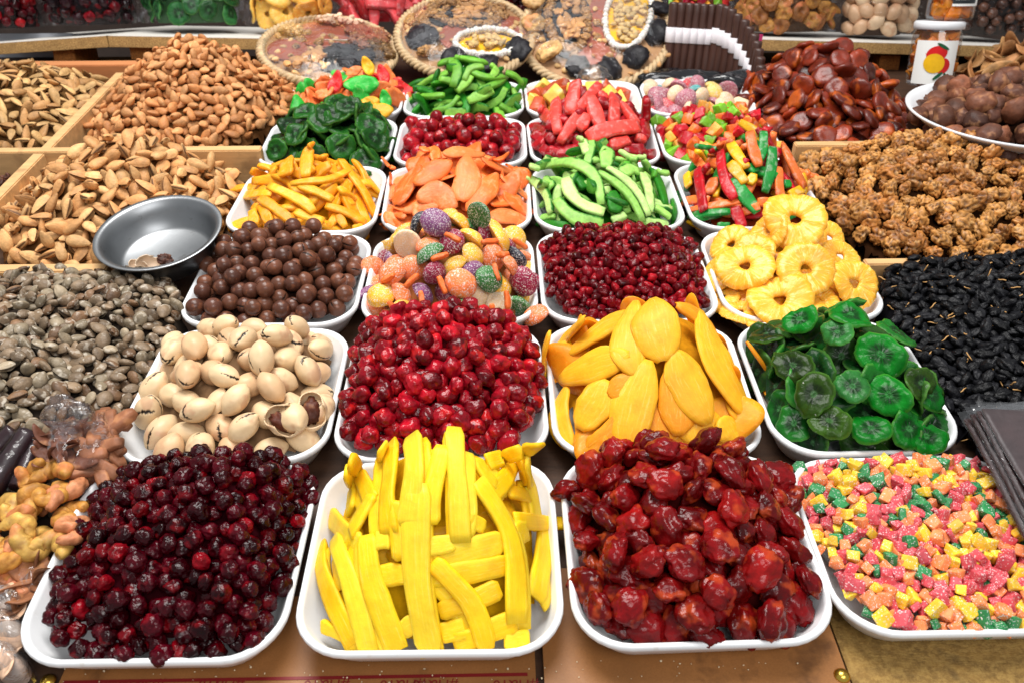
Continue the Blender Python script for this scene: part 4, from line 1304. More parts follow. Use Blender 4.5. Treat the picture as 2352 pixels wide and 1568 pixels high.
# ---- row 4, tray 2: orange papaya slices
b = tray(3, 1, 'white foam tray of thin orange papaya slices', seed=15)
h = theap(b, (1030, 352), 1.075, edge=0.026, pw=1.5, ins=-0.003)
mass('papaya', h, 'papaya_slice_mass', 'orange papaya slices at the bottom of the tray', 'papaya slices', 'candied', S(196, 84, 22), 0.012, layer=1.4)
lab, grp = 'thin orange candied papaya slice in the foam tray', 'orange papaya slices in the foam tray'
OC = [(1, S(246, 134, 70), 0), (1, S(242, 118, 46), 0)]
heap_pieces('papaya', h, 'papaya_slice', 'orange_slice', 0.0165, 26, OC, [lab], 'papaya slice', grp, layer=1.4, thr=0.35, tilt=0.2, m=0.9, nmax=30)
for i, (pth, w) in enumerate((([(1195, 250), (1230, 300), (1290, 322)], 42), ([(1900, 265), (1970, 252), (2012, 222)], 46), ([(2062, 680), (2125, 690)], 70), ([(1180, 690), (1240, 680), (1315, 692)], 84), ([(1250, 350), (1240, 450), (1262, 525)], 84), ([(1200, 560), (1280, 600), (1345, 645)], 70), ([(1330, 605), (1450, 560), (1560, 572)], 96), ([(1900, 560), (2000, 520), (2085, 512)], 104),
                             ([(1880, 640), (2000, 620), (2135, 655)], 140), ([(2000, 300), (2080, 330), (2112, 405)], 112), ([(1830, 250), (1930, 290), (2042, 342)], 124), ([(1440, 190), (1510, 200), (1562, 262)], 96), ([(1960, 370), (2060, 430), (2165, 525)], 134), ([(1980, 480), (2080, 550), (2205, 625)], 124), ([(1420, 520), (1540, 480), (1672, 582)], 190), ([(1440, 300), (1340, 420), (1288, 562)], 190),
                             ([(1590, 232), (1700, 200), (1855, 232)], 110), ([(1398, 422), (1520, 330), (1645, 280)], 160), ([(1745, 238), (1742, 400), (1700, 535)], 192), ([(1935, 358), (1850, 470), (1755, 605)], 172))):
    pth = [(459.4 + x * 0.35157, 275.6 + y * 0.35157) for x, y in pth]
    drape('papaya', h, pth, w * 0.35157, 0.0032, 0.004 + 0.013 * i / 20, 'papaya_slice', 'candied', OC[i % 2][1], lab, 'papaya slice', grp, 540 + i, shape='leaf', curl=0.003)

# ---- row 4, tray 3: green pomelo peel
b = tray(3, 2, 'white foam tray of curved pale green candied peel', seed=16)
h = theap(b, (1350, 345), 1.075, edge=0.026, pw=1.4)
mass('peel', h, 'green_peel_mass', 'green candied peel at the bottom of the tray', 'candied peel', 'pith', S(28, 92, 16), 0.012, layer=1.6)
lab, grp = 'curved pale green candied peel strip in the foam tray', 'green candied peel beside the papaya'
GP = [(2, S(192, 230, 136), 0), (2, S(160, 216, 104), 0), (1, S(100, 182, 60), 0)]
heap_pieces('peel', h, 'candied_peel', 'peel_strip', 0.0125, 27, GP, [lab], 'candied peel', grp, layer=1.2, thr=0.5, tilt=0.5, m=0.9, nmax=46)
ZC = lambda pth: [(1194.4 + x * 0.35157, 275.6 + y * 0.35157) for x, y in pth]
DG = S(40, 128, 26)
for i, (pth, w, c) in enumerate((([(380, 370), (430, 450)], 80, DG), ([(840, 730), (960, 730)], 50, 0), ([(600, 660), (690, 620)], 60, 0), ([(960, 570), (915, 500)], 60, 0), ([(450, 630), (520, 620)], 55, 0), ([(140, 640), (230, 630)], 44, 0), ([(60, 300), (130, 322)], 74, 0), ([(150, 400), (205, 440)], 96, 0), ([(740, 450), (772, 505)], 66, 0), ([(900, 340), (975, 352)], 54, 0),
                                ([(820, 660), (890, 670), (965, 692)], 62, 0), ([(880, 570), (930, 600), (982, 642)], 62, 0), ([(110, 680), (200, 680), (315, 692)], 52, DG), ([(1000, 490), (1005, 600), (1000, 742)], 48, DG), ([(590, 470), (620, 540), (622, 605)], 104, DG), ([(660, 350), (720, 320), (775, 342)], 92, 0), ([(650, 200), (730, 250), (825, 240)], 56, 0), ([(860, 320), (910, 410), (952, 555)], 60, DG),
                                ([(800, 350), (840, 450), (852, 605)], 66, 0), ([(530, 190), (570, 220), (562, 315)], 104, 0), ([(380, 110), (420, 160), (442, 225)], 74, 0), ([(470, 140), (460, 210), (440, 295)], 68, 0), ([(40, 370), (120, 420), (180, 500), (202, 605)], 64, 0), ([(240, 520), (300, 600), (400, 660), (545, 672)], 94, 0), ([(300, 380), (330, 480), (420, 560), (552, 602)], 94, 0),
                                ([(510, 340), (640, 420), (740, 530), (802, 665)], 58, 0), ([(570, 310), (690, 390), (780, 490), (842, 625)], 58, 0), ([(180, 300), (300, 270), (430, 310), (510, 400), (532, 555)], 78, 0))):
    drape('peel', h, ZC(pth), w * 0.35157, 0.0066, 0.004 + 0.013 * i / 28, 'candied_peel', 'pith', c or GP[i % 2][1], lab, 'candied peel', grp, 580 + i, shape='taper')

# ---- row 4, tray 4: mixed coloured strips
b = tray(3, 3, 'white foam tray of red, orange, yellow and green candied strips', seed=17, du0=0.002)
h = theap(b, (1745, 300), 1.075, edge=0.024, pw=1.3)
mass('mixstrip', h, 'mixed_strip_mass', 'mixed candied strips at the bottom of the tray', 'candied strips', 'candied_gloss', S(120, 40, 18), 0.012, layer=1.7)
MC = {'r': S(190, 22, 34), 'o': S(246, 124, 56), 'y': S(247, 184, 30), 'g': S(24, 138, 52)}
ML = ['red candied strip in the mixed strip tray', 'orange candied strip in the mixed strip tray', 'yellow candied strip in the mixed strip tray', 'green candied strip in the mixed strip tray']
grp = 'coloured candied strips in the mixed tray'
heap_pieces('mixstrip', h, 'coloured_strip', 'worm_strip', 0.0115, 28, [(1.3, MC['r'], 0), (2, MC['o'], 1), (1, MC['y'], 2), (1, MC['g'], 3)], ML, 'candied strip', grp, layer=1.2, thr=0.5, tilt=0.5, m=0.9, nmax=46)
for i, (k, pth, w) in enumerate((('o', [(1290, 150), (1345, 195)], 62), ('r', [(1230, 200), (1305, 212)], 44), ('y', [(1090, 350), (1102, 435)], 62), ('g', [(1030, 470), (1062, 535)], 48), ('y', [(1100, 660), (1205, 712)], 52), ('g', [(1740, 395), (1752, 445)], 56), ('o', [(1860, 400), (1905, 465)], 64), ('g', [(1500, 290), (1542, 345)], 74), ('y', [(1530, 355), (1500, 425)], 66),
                                ('g', [(1290, 690), (1372, 690)], 44), ('r', [(1400, 570), (1430, 640), (1452, 702)], 82), ('o', [(1060, 545), (1130, 522), (1235, 520)], 62), ('o', [(1100, 592), (1280, 560), (1455, 530)], 54), ('g', [(1100, 632), (1220, 610), (1375, 600)], 58), ('r', [(1900, 492), (1960, 512), (2035, 532)], 52), ('g', [(1910, 460), (1980, 480), (2055, 522)], 44),
                                ('o', [(1820, 330), (1880, 360), (1962, 382)], 84), ('y', [(1760, 492), (1855, 450)], 64), ('o', [(1270, 380), (1235, 485)], 82), ('o', [(1120, 230), (1170, 280), (1235, 345)], 58), ('g', [(1140, 170), (1210, 180), (1285, 190)], 38), ('y', [(1370, 148), (1420, 230), (1482, 315)], 74), ('g', [(1400, 380), (1470, 500), (1552, 605)], 88), ('o', [(1690, 310), (1690, 400), (1702, 505)], 64),
                                ('g', [(1590, 78), (1590, 170), (1568, 265)], 64), ('o', [(1730, 168), (1770, 280), (1862, 445)], 84), ('o', [(1500, 78), (1520, 180), (1562, 305)], 74), ('r', [(1160, 318), (1180, 450), (1200, 595)], 76), ('r', [(1310, 208), (1320, 330), (1360, 450), (1405, 515)], 74), ('y', [(1370, 280), (1420, 340), (1472, 415)], 78), ('g', [(1650, 178), (1640, 320), (1598, 475)], 74))):
    drape('mixstrip', h, ZC(pth), w * 0.35157, 0.0062, 0.004 + 0.016 * i / 31, 'coloured_strip', 'candied_gloss', MC[k], ML['royg'.index(k)], 'candied strip', grp, 620 + i, shape='taper', jag=0.12)

# ---- row 5, tray 1: dark kiwi
b = tray(4, 0, 'white foam tray of very dark green kiwi slices', seed=18)
h = theap(b, (790, 232), 1.245, edge=0.028, pw=1.7)
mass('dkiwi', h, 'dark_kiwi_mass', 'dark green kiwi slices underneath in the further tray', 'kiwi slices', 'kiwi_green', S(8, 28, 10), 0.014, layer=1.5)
klab2, kgrp2 = 'very dark green glossy kiwi slice in the tray by the almonds', 'dark kiwi slices by the almonds'
heap_pieces('dkiwi', h, 'dark_kiwi_slice', 'dark_kiwi', 0.0150, 29, [(2, S(22, 66, 20), 0), (2, S(30, 84, 26), 0)], [klab2], 'kiwi slice', kgrp2, layer=1.35, thr=0.6, tilt=0.5, m=0.7, scale=(0.75, 1.0))
rng = np.random.default_rng(31)
for (x, y, d, nx, ny) in ((800, 245, 62, -0.1, 0.6), (635, 345, 56, -0.5, 0.2), (783, 337, 72, 0.1, 0.3), (860, 320, 66, 0.3, 0.5), (850, 290, 74, 0.2, 0.6), (735, 280, 66, -0.2, 0.6), (680, 310, 62, -0.3, 0.6), (895, 345, 66, 0.5, 0.3), (840, 375, 80, 0.1, 0.6), (755, 265, 70, 0, 0.7), (720, 360, 64, -0.2, 0.4), (700, 258, 60, -0.2, 0.8)):
    hero('dkiwi', h, x, y, d, nx, ny, TPL['dark_kiwi'][rng.integers(6)], 0.026, 0.011, 'dark_kiwi_slice', S(30, 86, 24), klab2, 'kiwi slice', kgrp2, rng)

# ---- row 5, tray 2: cherries
b = tray(4, 1, 'white foam tray of round deep red candied cherries, further row', seed=19)
h = theap(b, (1040, 270), 1.25, edge=0.036, pw=2.0)
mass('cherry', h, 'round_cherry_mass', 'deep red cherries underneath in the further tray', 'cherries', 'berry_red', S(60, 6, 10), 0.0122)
heap_pieces('cherry', h, 'round_cherry', 'cherry', 0.01140, 32, [(1, S(132, 14, 26), 0)], ['round deep red candied cherry in the tray behind the papaya'], 'cherry', 'round cherries behind the papaya', layer=2.3, thr=1.3, tilt=1.0, scale=(0.9, 1.1))

# ---- row 5, tray 3: red sticks
b = tray(4, 2, 'white foam tray piled with bright red candied sticks', seed=20)
h = theap(b, (1340, 215), 1.245, edge=0.028, pw=1.3)
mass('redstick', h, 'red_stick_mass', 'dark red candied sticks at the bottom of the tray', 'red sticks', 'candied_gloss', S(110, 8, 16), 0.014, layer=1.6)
RL = ['coral red candied stick on top of the red pile', 'dark red candied stick low in the red pile']
grp = 'red candied sticks in their pile'
RC = [S(238, 76, 66), S(168, 14, 28)]
heap_pieces('redstick', h, 'red_candied_stick', 'red_strip', 0.0135, 33, [(1, RC[1], 1)], RL, 'candied stick', grp, layer=1.25, thr=0.55, tilt=0.5, m=0.9, nmax=40)
Z3 = lambda pth: [(1102.5 + x * 0.29713, y * 0.29713) for x, y in pth]
for i, (k, pth, w) in enumerate(((1, [(420, 990), (500, 1040), (575, 1095)], 92), (1, [(400, 1120), (505, 1100)], 112), (1, [(590, 1180), (765, 1170)], 112), (1, [(480, 1150), (565, 1205)], 84), (1, [(1290, 1190), (1445, 1220)], 92), (1, [(1100, 1160), (1285, 1190)], 76), (1, [(1380, 980), (1435, 1085)], 84), (1, [(850, 1130), (1005, 1150)], 84), (1, [(1150, 1250), (1305, 1290)], 74),
                                (1, [(1130, 800), (1205, 905)], 84), (1, [(1290, 755), (1280, 900), (1270, 1055)], 124), (0, [(1000, 1125), (1155, 1090)], 92), (0, [(1200, 1060), (1275, 1090)], 66), (0, [(470, 840), (510, 900), (565, 945)], 92), (0, [(920, 720), (965, 775)], 92), (0, [(590, 770), (590, 900), (602, 1035)], 92), (0, [(835, 895), (755, 1005)], 104), (0, [(780, 850), (700, 980), (615, 1105)], 92),
                                (0, [(1090, 800), (1150, 880), (1215, 965)], 92), (0, [(1030, 738), (1035, 850), (1030, 965)], 94), (0, [(925, 655), (830, 760), (755, 855)], 84), (0, [(745, 628), (720, 760), (698, 885)], 112), (0, [(850, 748), (890, 870), (945, 1005)], 112), (0, [(825, 1065), (1000, 1000), (1225, 980)], 128))):
    drape('redstick', h, Z3(pth), w * 0.29713, 0.012, 0.006 + 0.018 * i / 24, 'red_candied_stick', 'candied_gloss', RC[k], RL[k], 'candied stick', grp, 660 + i, shape='taper')

# ---- row 5, tray 4: soft coloured cubes
b = tray(4, 3, 'white foam tray of glossy orange, red and green candy cubes', seed=21)
h = theap(b, (1660, 238), 1.255, edge=0.032, pw=1.9)
mass('softcube', h, 'candy_cube_mass', 'candy cubes deeper in the further tray', 'candy cubes', 'candied_gloss', S(150, 56, 18), 0.0088)
heap_pieces('softcube', h, 'candy_cube', 'soft_cube', 0.00882, 34, [(28, S(244, 112, 40), 0), (12, S(250, 172, 70), 1), (24, S(196, 24, 40), 2), (22, S(124, 190, 44), 3)],
            ['orange candy cube in the tray behind the mixed strips', 'pale amber candy cube in the tray behind the mixed strips', 'red candy cube in the tray behind the mixed strips', 'lime green candy cube in the tray behind the mixed strips'], 'candy cube', 'soft candy cubes behind the mixed strips', layer=2.3, thr=1.3, tilt=0.8, scale=(0.85, 1.25))

# ---- row 6, tray 1: leaf shaped coloured slices
b = tray(5, 0, 'white foam tray of leaf shaped candied slices in four colours', seed=22)
h = theap(b, (850, 160), 1.40, edge=0.028, pw=1.5)
LC = [S(226, 34, 42), S(40, 182, 60), S(250, 186, 34), S(248, 136, 74)]
LL = ['red leaf shaped candied slice in the back tray', 'green leaf shaped candied slice in the back tray', 'yellow leaf shaped candied slice in the back tray', 'orange leaf shaped candied slice in the back tray']
grp = 'leaf shaped slices in the back tray'
mass('leafs', h, 'leaf_slice_mass', 'orange leaf shaped slices at the bottom of the back tray', 'candied slices', 'candied', S(210, 96, 40), 0.012, layer=1.5)
heap_pieces('leafs', h, 'leaf_slice', 'fruit_leaf', 0.0135, 35, [(1, LC[0], 0), (1, LC[1], 1), (1.5, LC[2], 2), (2.4, LC[3], 3)], LL, 'candied slice', grp, layer=1.3, thr=0.6, tilt=0.6, m=0.6, scale=(0.8, 1.0))
rng = np.random.default_rng(36)
for (x, y, d, nx, ny, k, sp) in ((770, 192, 52, -0.2, 0.4, 0, 1.2), (828, 196, 74, 0, 0.35, 1, 0.1), (880, 175, 46, 0, 0.4, 0, 1.7), (918, 202, 62, 0.2, 0.4, 0, -0.4), (845, 155, 44, 0, 0.3, 2, 1.8), (812, 165, 36, 0, 0.4, 3, 0.5), (848, 235, 42, 0, 0.4, 2, 0.2), (885, 232, 44, 0, 0.3, 1, 1.6), (866, 256, 66, 0, 0.6, 2, 0.1), (936, 232, 36, 0.3, 0.4, 3, 1.3), (745, 215, 44, -0.2, 0.6, 3, 0.3)):
    hero('leafs', h, x, y, d, nx, ny, TPL['fruit_leaf'][rng.integers(6)], 0.024, 0.014, 'leaf_slice', LC[k], LL[k], 'candied slice', grp, rng, spin=sp)

# ---- row 6, tray 2: green apple peel
b = tray(5, 1, 'white foam tray of curled green candied peel in the back row', seed=23)
h = theap(b, (1090, 150), 1.40, edge=0.028, pw=1.4)
mass('apple', h, 'green_curl_mass', 'green candied curls at the bottom of the back tray', 'candied curls', 'pith', S(24, 76, 14), 0.012, layer=1.6)
lab, grp = 'curled green candied peel in the back row tray', 'green candied curls in the back row'
heap_pieces('apple', h, 'green_curl', 'peel_strip', 0.0125, 37, [(2, S(120, 178, 64), 0), (1, S(70, 150, 34), 0), (1, S(40, 130, 30), 0)], [lab], 'candied curl', grp, layer=1.2, thr=0.5, tilt=0.55, m=0.7, nmax=50)
for i, (pth, w) in enumerate((([(1470, 810), (1600, 810), (1720, 800)], 52), ([(1720, 950), (1800, 960), (1900, 950)], 110), ([(2180, 880), (2260, 930), (2345, 950)], 56), ([(2300, 760), (2335, 845)], 120), ([(1620, 930), (1760, 900), (1835, 810)], 48), ([(1460, 760), (1540, 700), (1635, 640)], 66), ([(2000, 760), (2140, 710), (2235, 650)], 66), ([(1910, 850), (2000, 810), (2125, 760)], 92),
                             ([(2230, 610), (2310, 640), (2375, 705)], 92), ([(1820, 770), (1890, 700), (1945, 640)], 74), ([(1940, 600), (2060, 650), (2225, 650)], 64), ([(2100, 540), (2150, 590), (2110, 655)], 66), ([(1800, 480), (1900, 500), (2075, 530)], 56), ([(1880, 680), (1930, 580), (2045, 560)], 66), ([(1660, 545), (1760, 510), (1835, 580), (1790, 735)], 92))):
    pth = [(551.25 + x * 0.27367, y * 0.27367) for x, y in pth]
    drape('apple', h, pth, w * 0.27367, 0.008, 0.005 + 0.014 * i / 15, 'green_curl', 'pith', S(136, 192, 76) if i % 2 else S(112, 176, 56), lab, 'candied curl', grp, 700 + i, shape='taper')

# ---- row 6, tray 3: pineapple chunks
b = tray(5, 2, 'white foam tray with a few yellow and amber candied chunks', seed=24)
h = theap(b, (1290, 205), 1.39, edge=0.026, pw=1.6)
mass('chunks', h, 'yellow_chunk_mass', 'yellow candied chunks at the bottom of the back tray', 'candied chunks', 'candied', S(214, 170, 70), 0.012, layer=1.6)
heap_pieces('chunks', h, 'candied_chunk', 'soft_cube', 0.01485, 38, [(3, S(244, 206, 90), 0), (1, S(200, 84, 44), 1)], ['pale yellow candied chunk in the back tray behind the red sticks', 'amber red candied chunk in the back tray behind the red sticks'], 'candied chunk', 'candied chunks in the back row', layer=1.4, thr=0.7, tilt=0.7, scale=(1.4, 2.1))

# ---- row 6, tray 4: sugared jelly shapes
b = tray(5, 3, 'white foam tray of pastel sugared jellies in the back row', seed=25)
h = theap(b, (1590, 196), 1.40, edge=0.030, pw=1.8)
mass('pastel', h, 'pastel_jelly_mass', 'pastel sugared jellies at the bottom of the back tray', 'pastel jellies', 'sugared', S(150, 100, 90), 0.014)
heap_pieces('pastel', h, 'pastel_jelly', 'gummy', 0.0128, 39, [(12, S(226, 190, 96), 0), (14, S(176, 104, 120), 1), (8, S(222, 76, 84), 2), (5, S(70, 150, 150), 3), (8, S(232, 200, 160), 4)],
            ['pale yellow sugared jelly in the back row tray', 'mauve sugared jelly in the back row tray', 'coral red sugared jelly in the back row tray', 'teal sugared jelly in the back row tray', 'cream sugared jelly in the back row tray'], 'pastel jelly', 'pastel jellies in the back row', layer=2.3, thr=1.3, tilt=0.8, scale=(0.85, 1.15))

# ------------------------------------------------------------------ the open heaps at both sides
template('brown_almond', almond, 5, 'almond_shell', L=0.02255, fat=0.62, flat=0.68)
template('split_almond', almond, 6, 'almond_shell', L=0.02910, fat=0.52, flat=0.66, split=True)
template('closed_almond', almond, 4, 'almond_shell', L=0.03240, fat=0.52, flat=0.6)
template('pale_almond', almond, 5, 'almond_shell', L=0.03230, fat=0.42, flat=0.6, split=True)
template('apricot_stone', almond, 6, 'grey_shell', L=0.01908, fat=0.70, flat=0.64, tip=1.15)
template('split_stone', almond, 4, 'grey_shell', L=0.0196, fat=0.68, flat=0.62, tip=1.1, split=True)
TPL['apricot_stone'] += TPL['split_stone']
template('walnut_kernel', walnut, 7, 'walnut', r=0.01290)
template('dried_apricot', dried_half, 7, 'dried_apricot', r=0.01892)
template('raisin', blob, 6, 'raisin', r=0.00554, sc=(1.65, 0.95, 0.75), amp=0.25, freq=1.4, amp2=0.14, freq2=3.5, ridge=0.22, rfreq=2.2)
template('brown_fruit', blob, 6, 'dry_brown', r=0.0170, sc=(1.15, 1.0, 0.85), amp=0.25, freq=1.2, amp2=0.10, freq2=3.0, ridge=0.10)
template('nut_crumb', walnut, 4, 'dry_brown', r=0.010)

# almond hill (behind the long divider)
h = Heap(-0.66, -0.335, 1.168, 1.52, -0.507, 1.40, 0.030, 0.140, 1.35, p=2.2, rough=0.002, bumps=((-0.40, 1.30, 0.02, 0.09),))
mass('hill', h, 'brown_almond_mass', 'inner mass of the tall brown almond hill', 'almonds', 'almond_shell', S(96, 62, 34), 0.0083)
heap_pieces('hill', h, 'brown_almond', 'brown_almond', 0.00760, 40, [(1, S(212, 152, 98), 0), (1, S(194, 130, 78), 0)], ['reddish brown almond in its shell on the tall hill'], 'almond', 'almonds of the tall hill', layer=2.3, thr=1.35, tilt=0.55, scale=(0.85, 1.15), nmax=2600)

# almonds nearer, split shells
h = Heap(-0.655, -0.36, 0.866, 1.156, -0.50, 1.075, 0.026, 0.112, 1.5, p=2.6, rough=0.002, bumps=((-0.56, 0.93, 0.012, 0.09),))
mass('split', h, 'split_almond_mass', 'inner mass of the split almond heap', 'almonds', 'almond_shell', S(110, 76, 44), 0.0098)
heap_pieces('split', h, 'split_almond', 'split_almond', 0.00905, 41, [(1, S(224, 174, 116), 0), (1, S(208, 152, 96), 0)], ['tan almond with split shell in the heap above the steel bowl'], 'almond', 'split almonds above the steel bowl', layer=2.3, thr=1.35, tilt=0.5, scale=(0.85, 1.15), nmax=2600,
            region=lambda u, v: (u + 0.405) ** 2 + ((v - 0.885)) ** 2 > 0.078 ** 2)

# slender pale almonds far left
h = Heap(-0.98, -0.664, 1.17, 1.53, -0.82, 1.40, 0.028, 0.098, 1.6, p=2.6)
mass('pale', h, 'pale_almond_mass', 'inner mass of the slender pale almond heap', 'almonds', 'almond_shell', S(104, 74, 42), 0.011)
heap_pieces('pale', h, 'slender_almond', 'pale_almond', 0.00884, 42, [(1, S(206, 164, 108), 0), (1, S(190, 142, 90), 0)], ['slender pale almond in the heap beyond the brown hill'], 'almond', 'slender almonds beyond the brown hill', layer=1.7, thr=0.9, tilt=0.45, scale=(0.85, 1.1), nmax=2600)

# dark kernels at the picture's edge
h = Heap(-0.80, -0.674, 0.90, 1.15, -0.74, 1.05, 0.020, 0.034, 1.6)
mass('kernel', h, 'dark_kernel_mass', 'inner mass of the dark broken kernels', 'kernels', 'dry_brown', S(50, 26, 18), 0.010)
heap_pieces('kernel', h, 'dark_kernel', 'nut_crumb', 0.0095, 43, [(1, S(92, 50, 34), 0)], ['dark broken nut kernel beyond the wooden slat'], 'kernel', 'dark kernels beyond the slat', layer=2.3, thr=1.3, tilt=1, nmax=120, region=lambda u, v: u > -0.76)

# grey apricot stones
h = Heap(-0.70, -0.352, 0.44, 0.852, -0.52, 0.74, 0.014, 0.070, 1.7, p=3.6, rough=0.003, edge_v=0.030)
mass('stone', h, 'apricot_stone_mass', 'inner mass of the grey apricot stone heap', 'apricot stones', 'grey_shell', S(48, 40, 34), 0.0068)  # mass colour darkened to paint shade into the gaps between stones
heap_pieces('stone', h, 'apricot_stone', 'apricot_stone', 0.00662, 44, [(2, S(140, 118, 94), 0), (1, S(120, 90, 64), 0), (1, S(152, 136, 112), 0)], ['greyish salted apricot stone in the heap below the steel bowl'], 'apricot stone', 'grey apricot stones in their heap', layer=2.3, thr=1.35, tilt=0.55, scale=(0.85, 1.15), nmax=2600,
            region=lambda u, v: (u > -0.64) & (v > 0.50))

# dark dried apricots
h = Heap(0.425, 0.68, 1.172, 1.52, 0.548, 1.39, 0.030, 0.132, 1.35, p=2.3)
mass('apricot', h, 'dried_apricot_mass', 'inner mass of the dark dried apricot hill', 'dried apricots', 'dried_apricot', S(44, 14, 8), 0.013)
heap_pieces('apricot', h, 'dried_apricot', 'dried_apricot', 0.01215, 45, [(2, S(108, 34, 15), 0), (1, S(140, 48, 18), 0), (1, S(78, 24, 13), 0)], ['dark orange brown dried apricot on the tall hill'], 'dried apricot', 'dark dried apricots of the hill', layer=2.3, thr=1.3, tilt=0.55, scale=(0.82, 1.05), nmax=2600)

# walnut kernels
h = Heap(0.432, 0.82, 0.862, 1.16, 0.60, 1.075, 0.038, 0.104, 1.6, p=3.2, rough=0.002)
mass('walnut', h, 'walnut_mass', 'inner mass of the walnut kernel heap', 'walnuts', 'walnut', S(44, 24, 10), 0.010, layer=2.0)  # mass colour darkened so the gaps between kernels look shaded
heap_pieces('walnut', h, 'walnut_kernel', 'walnut_kernel', 0.00948, 46, [(1, S(202, 142, 74), 0), (1, S(176, 114, 54), 0)], ['golden brown walnut kernel in the heap above the raisins'], 'walnut', 'walnut kernels above the raisins', tight=1.02, layer=1.9, thr=1.0, tilt=0.9, scale=(0.7, 1.15), nmax=2600)

# black raisins
h = Heap(0.432, 0.80, 0.47, 0.856, 0.64, 0.74, 0.024, 0.070, 1.8, p=4.0, rough=0.002, edge_v=0.026)
mass('raisin', h, 'raisin_mass', 'inner mass of the black raisin heap', 'raisins', 'raisin', S(14, 13, 16), 0.0057)
rpts = heap_pieces('raisin', h, 'black_raisin', 'raisin', 0.00571, 47, [(1, S(20, 20, 23), 0), (1, S(14, 14, 17), 0)], ['wrinkled black raisin in the heap below the walnuts'], 'raisin', 'black raisins below the walnuts', layer=2.3, thr=1.2, tilt=0.5, scale=(0.85, 1.2), nmax=2600,
            region=lambda u, v: u < 0.74)
RAISIN_HEAP = h
# ------------------------------------------------------------------ bowls
def level(p, rz=0.0):
    """A frame at board point p whose z points straight up against gravity."""
    return Matrix.Translation(Vector(p)) @ Matrix.Rotation(-TILT, 4, 'X') @ Matrix.Rotation(rz, 4, 'Z')


def rot_to(z, xhint=(1, 0, 0)):
    return basis(z, x=np.asarray(xhint, float))


q = at_w(376, 560, 0.055)
Rb = rot_to(nrm((-0.03, -0.12, 1.0)))
bowl = put('steel_bowl', lathe('steel_bowl', [(0.0001, 0.0), (0.050, 0.0), (0.056, 0.003), (0.063, 0.022), (0.0675, 0.034), (0.0735, 0.0365), (0.0745, 0.0375), (0.0735, 0.0385), (0.0665, 0.0365), (0.0615, 0.0225), (0.0545, 0.0045), (0.049, 0.002), (0.0001, 0.002)], 'steel', 72),
           mat4(Rb, (q[0], q[1] + 0.002, 0.036)), label='shallow stainless steel bowl resting between almonds and apricot stones', cat='bowl')
SL = 'in the steel bowl'
scr = mesh('shell_scrap', *(lambda V, T: (V * np.array([0.017, 0.012, 0.011]), T[V[T].mean(1)[:, 2] < 0.1 + 0.3 * np.sin(V[T].mean(1)[:, 0] * 4)]))(*ico(3)), 'shell_scrap')
for (x, y, s, me_, nm, lab, c) in ((345, 607, 1.0, scr, 'shell_scrap', 'pale piece of nut shell in the steel bowl', None), (318, 612, 0.7, scr, 'shell_scrap', 'reddish bit of nut shell in the steel bowl', None),
                                   (378, 597, 0.75, TPL['nut_crumb'][0][0], 'kernel_scrap', 'dark brown kernel scrap in the steel bowl', S(80, 44, 32)), (392, 607, 0.55, TPL['nut_crumb'][1][0], 'kernel_scrap', 'small dark kernel crumb beside the larger scrap', S(70, 38, 30))):
    p = at_w(x, y, 0.046)
    R = basis(nrm((0.3, -0.3, 0.6)), rng=np.random.default_rng(int(x)))
    o = put(nm, me_, mat4(R, p + np.array([0, 0, 0.0]), s), label=lab, cat='nut scrap', color=c or (0.7, 0.6, 0.5))
    if me_ is scr:
        sol(o)

q = at_w(2325, 268, 0.10)
WB = (q[0], q[1] + 0.002)
put('white_bowl', lathe('white_bowl', [(0.0001, 0.0), (0.062, 0.0), (0.070, 0.004), (0.102, 0.030), (0.132, 0.052), (0.1415, 0.058), (0.1425, 0.0605), (0.140, 0.0615), (0.131, 0.0555), (0.100, 0.0335), (0.068, 0.008), (0.0001, 0.005)], 'white_plastic', 72),
    mat4(rot_to(nrm((0.0, 0.05, 1.0))), (WB[0], WB[1], 0.045)), label='white plastic bowl of wrinkled brown dried fruit', cat='bowl')
BH = Heap(WB[0] - 0.128, WB[0] + 0.128, WB[1] - 0.128, WB[1] + 0.128, WB[0], WB[1] + 0.02, 0.088, 0.142, 1.8, p=2.0, base=0.06)
mass('brownfruit', BH, 'brown_fruit_mass', 'brown dried fruit deeper in the white bowl', 'dried fruit', 'dry_brown', S(46, 26, 18), 0.017)
heap_pieces('brownfruit', BH, 'brown_dried_fruit', 'brown_fruit', 0.0150, 51, [(2, S(98, 60, 44), 0), (1, S(132, 80, 56), 0), (1, S(82, 50, 38), 0)], ['wrinkled brown dried fruit in the white bowl'], 'dried fruit', 'brown dried fruit in the white bowl', layer=2.0, thr=1.2, tilt=0.9, scale=(0.8, 1.05))
# flat brown slices behind the bowl, pale nuts in front of it
h = Heap(0.80, 1.10, 1.28, 1.53, 0.96, 1.42, 0.05, 0.115, 1.5, p=2.3)
mass('driedslice', h, 'dried_slice_mass', 'inner mass of the flat brown dried slices', 'dried slices', 'dry_brown', S(96, 62, 34), 0.014)
template('flat_slice', disc, 5, 'dry_brown', r=0.027, t=0.0045, asp=0.5, wav=0.6, tip=0.2, bend=0.3)
heap_pieces('driedslice', h, 'dried_slice', 'flat_slice', 0.0135, 52, [(1, S(196, 146, 92), 0), (1, S(172, 120, 74), 0)], ['flat tan dried slice heaped behind the white bowl'], 'dried slice', 'tan dried slices behind the white bowl', layer=1.3, thr=0.8, tilt=0.6, nmax=160)

# ------------------------------------------------------------------ back shelf
VS = 1.60


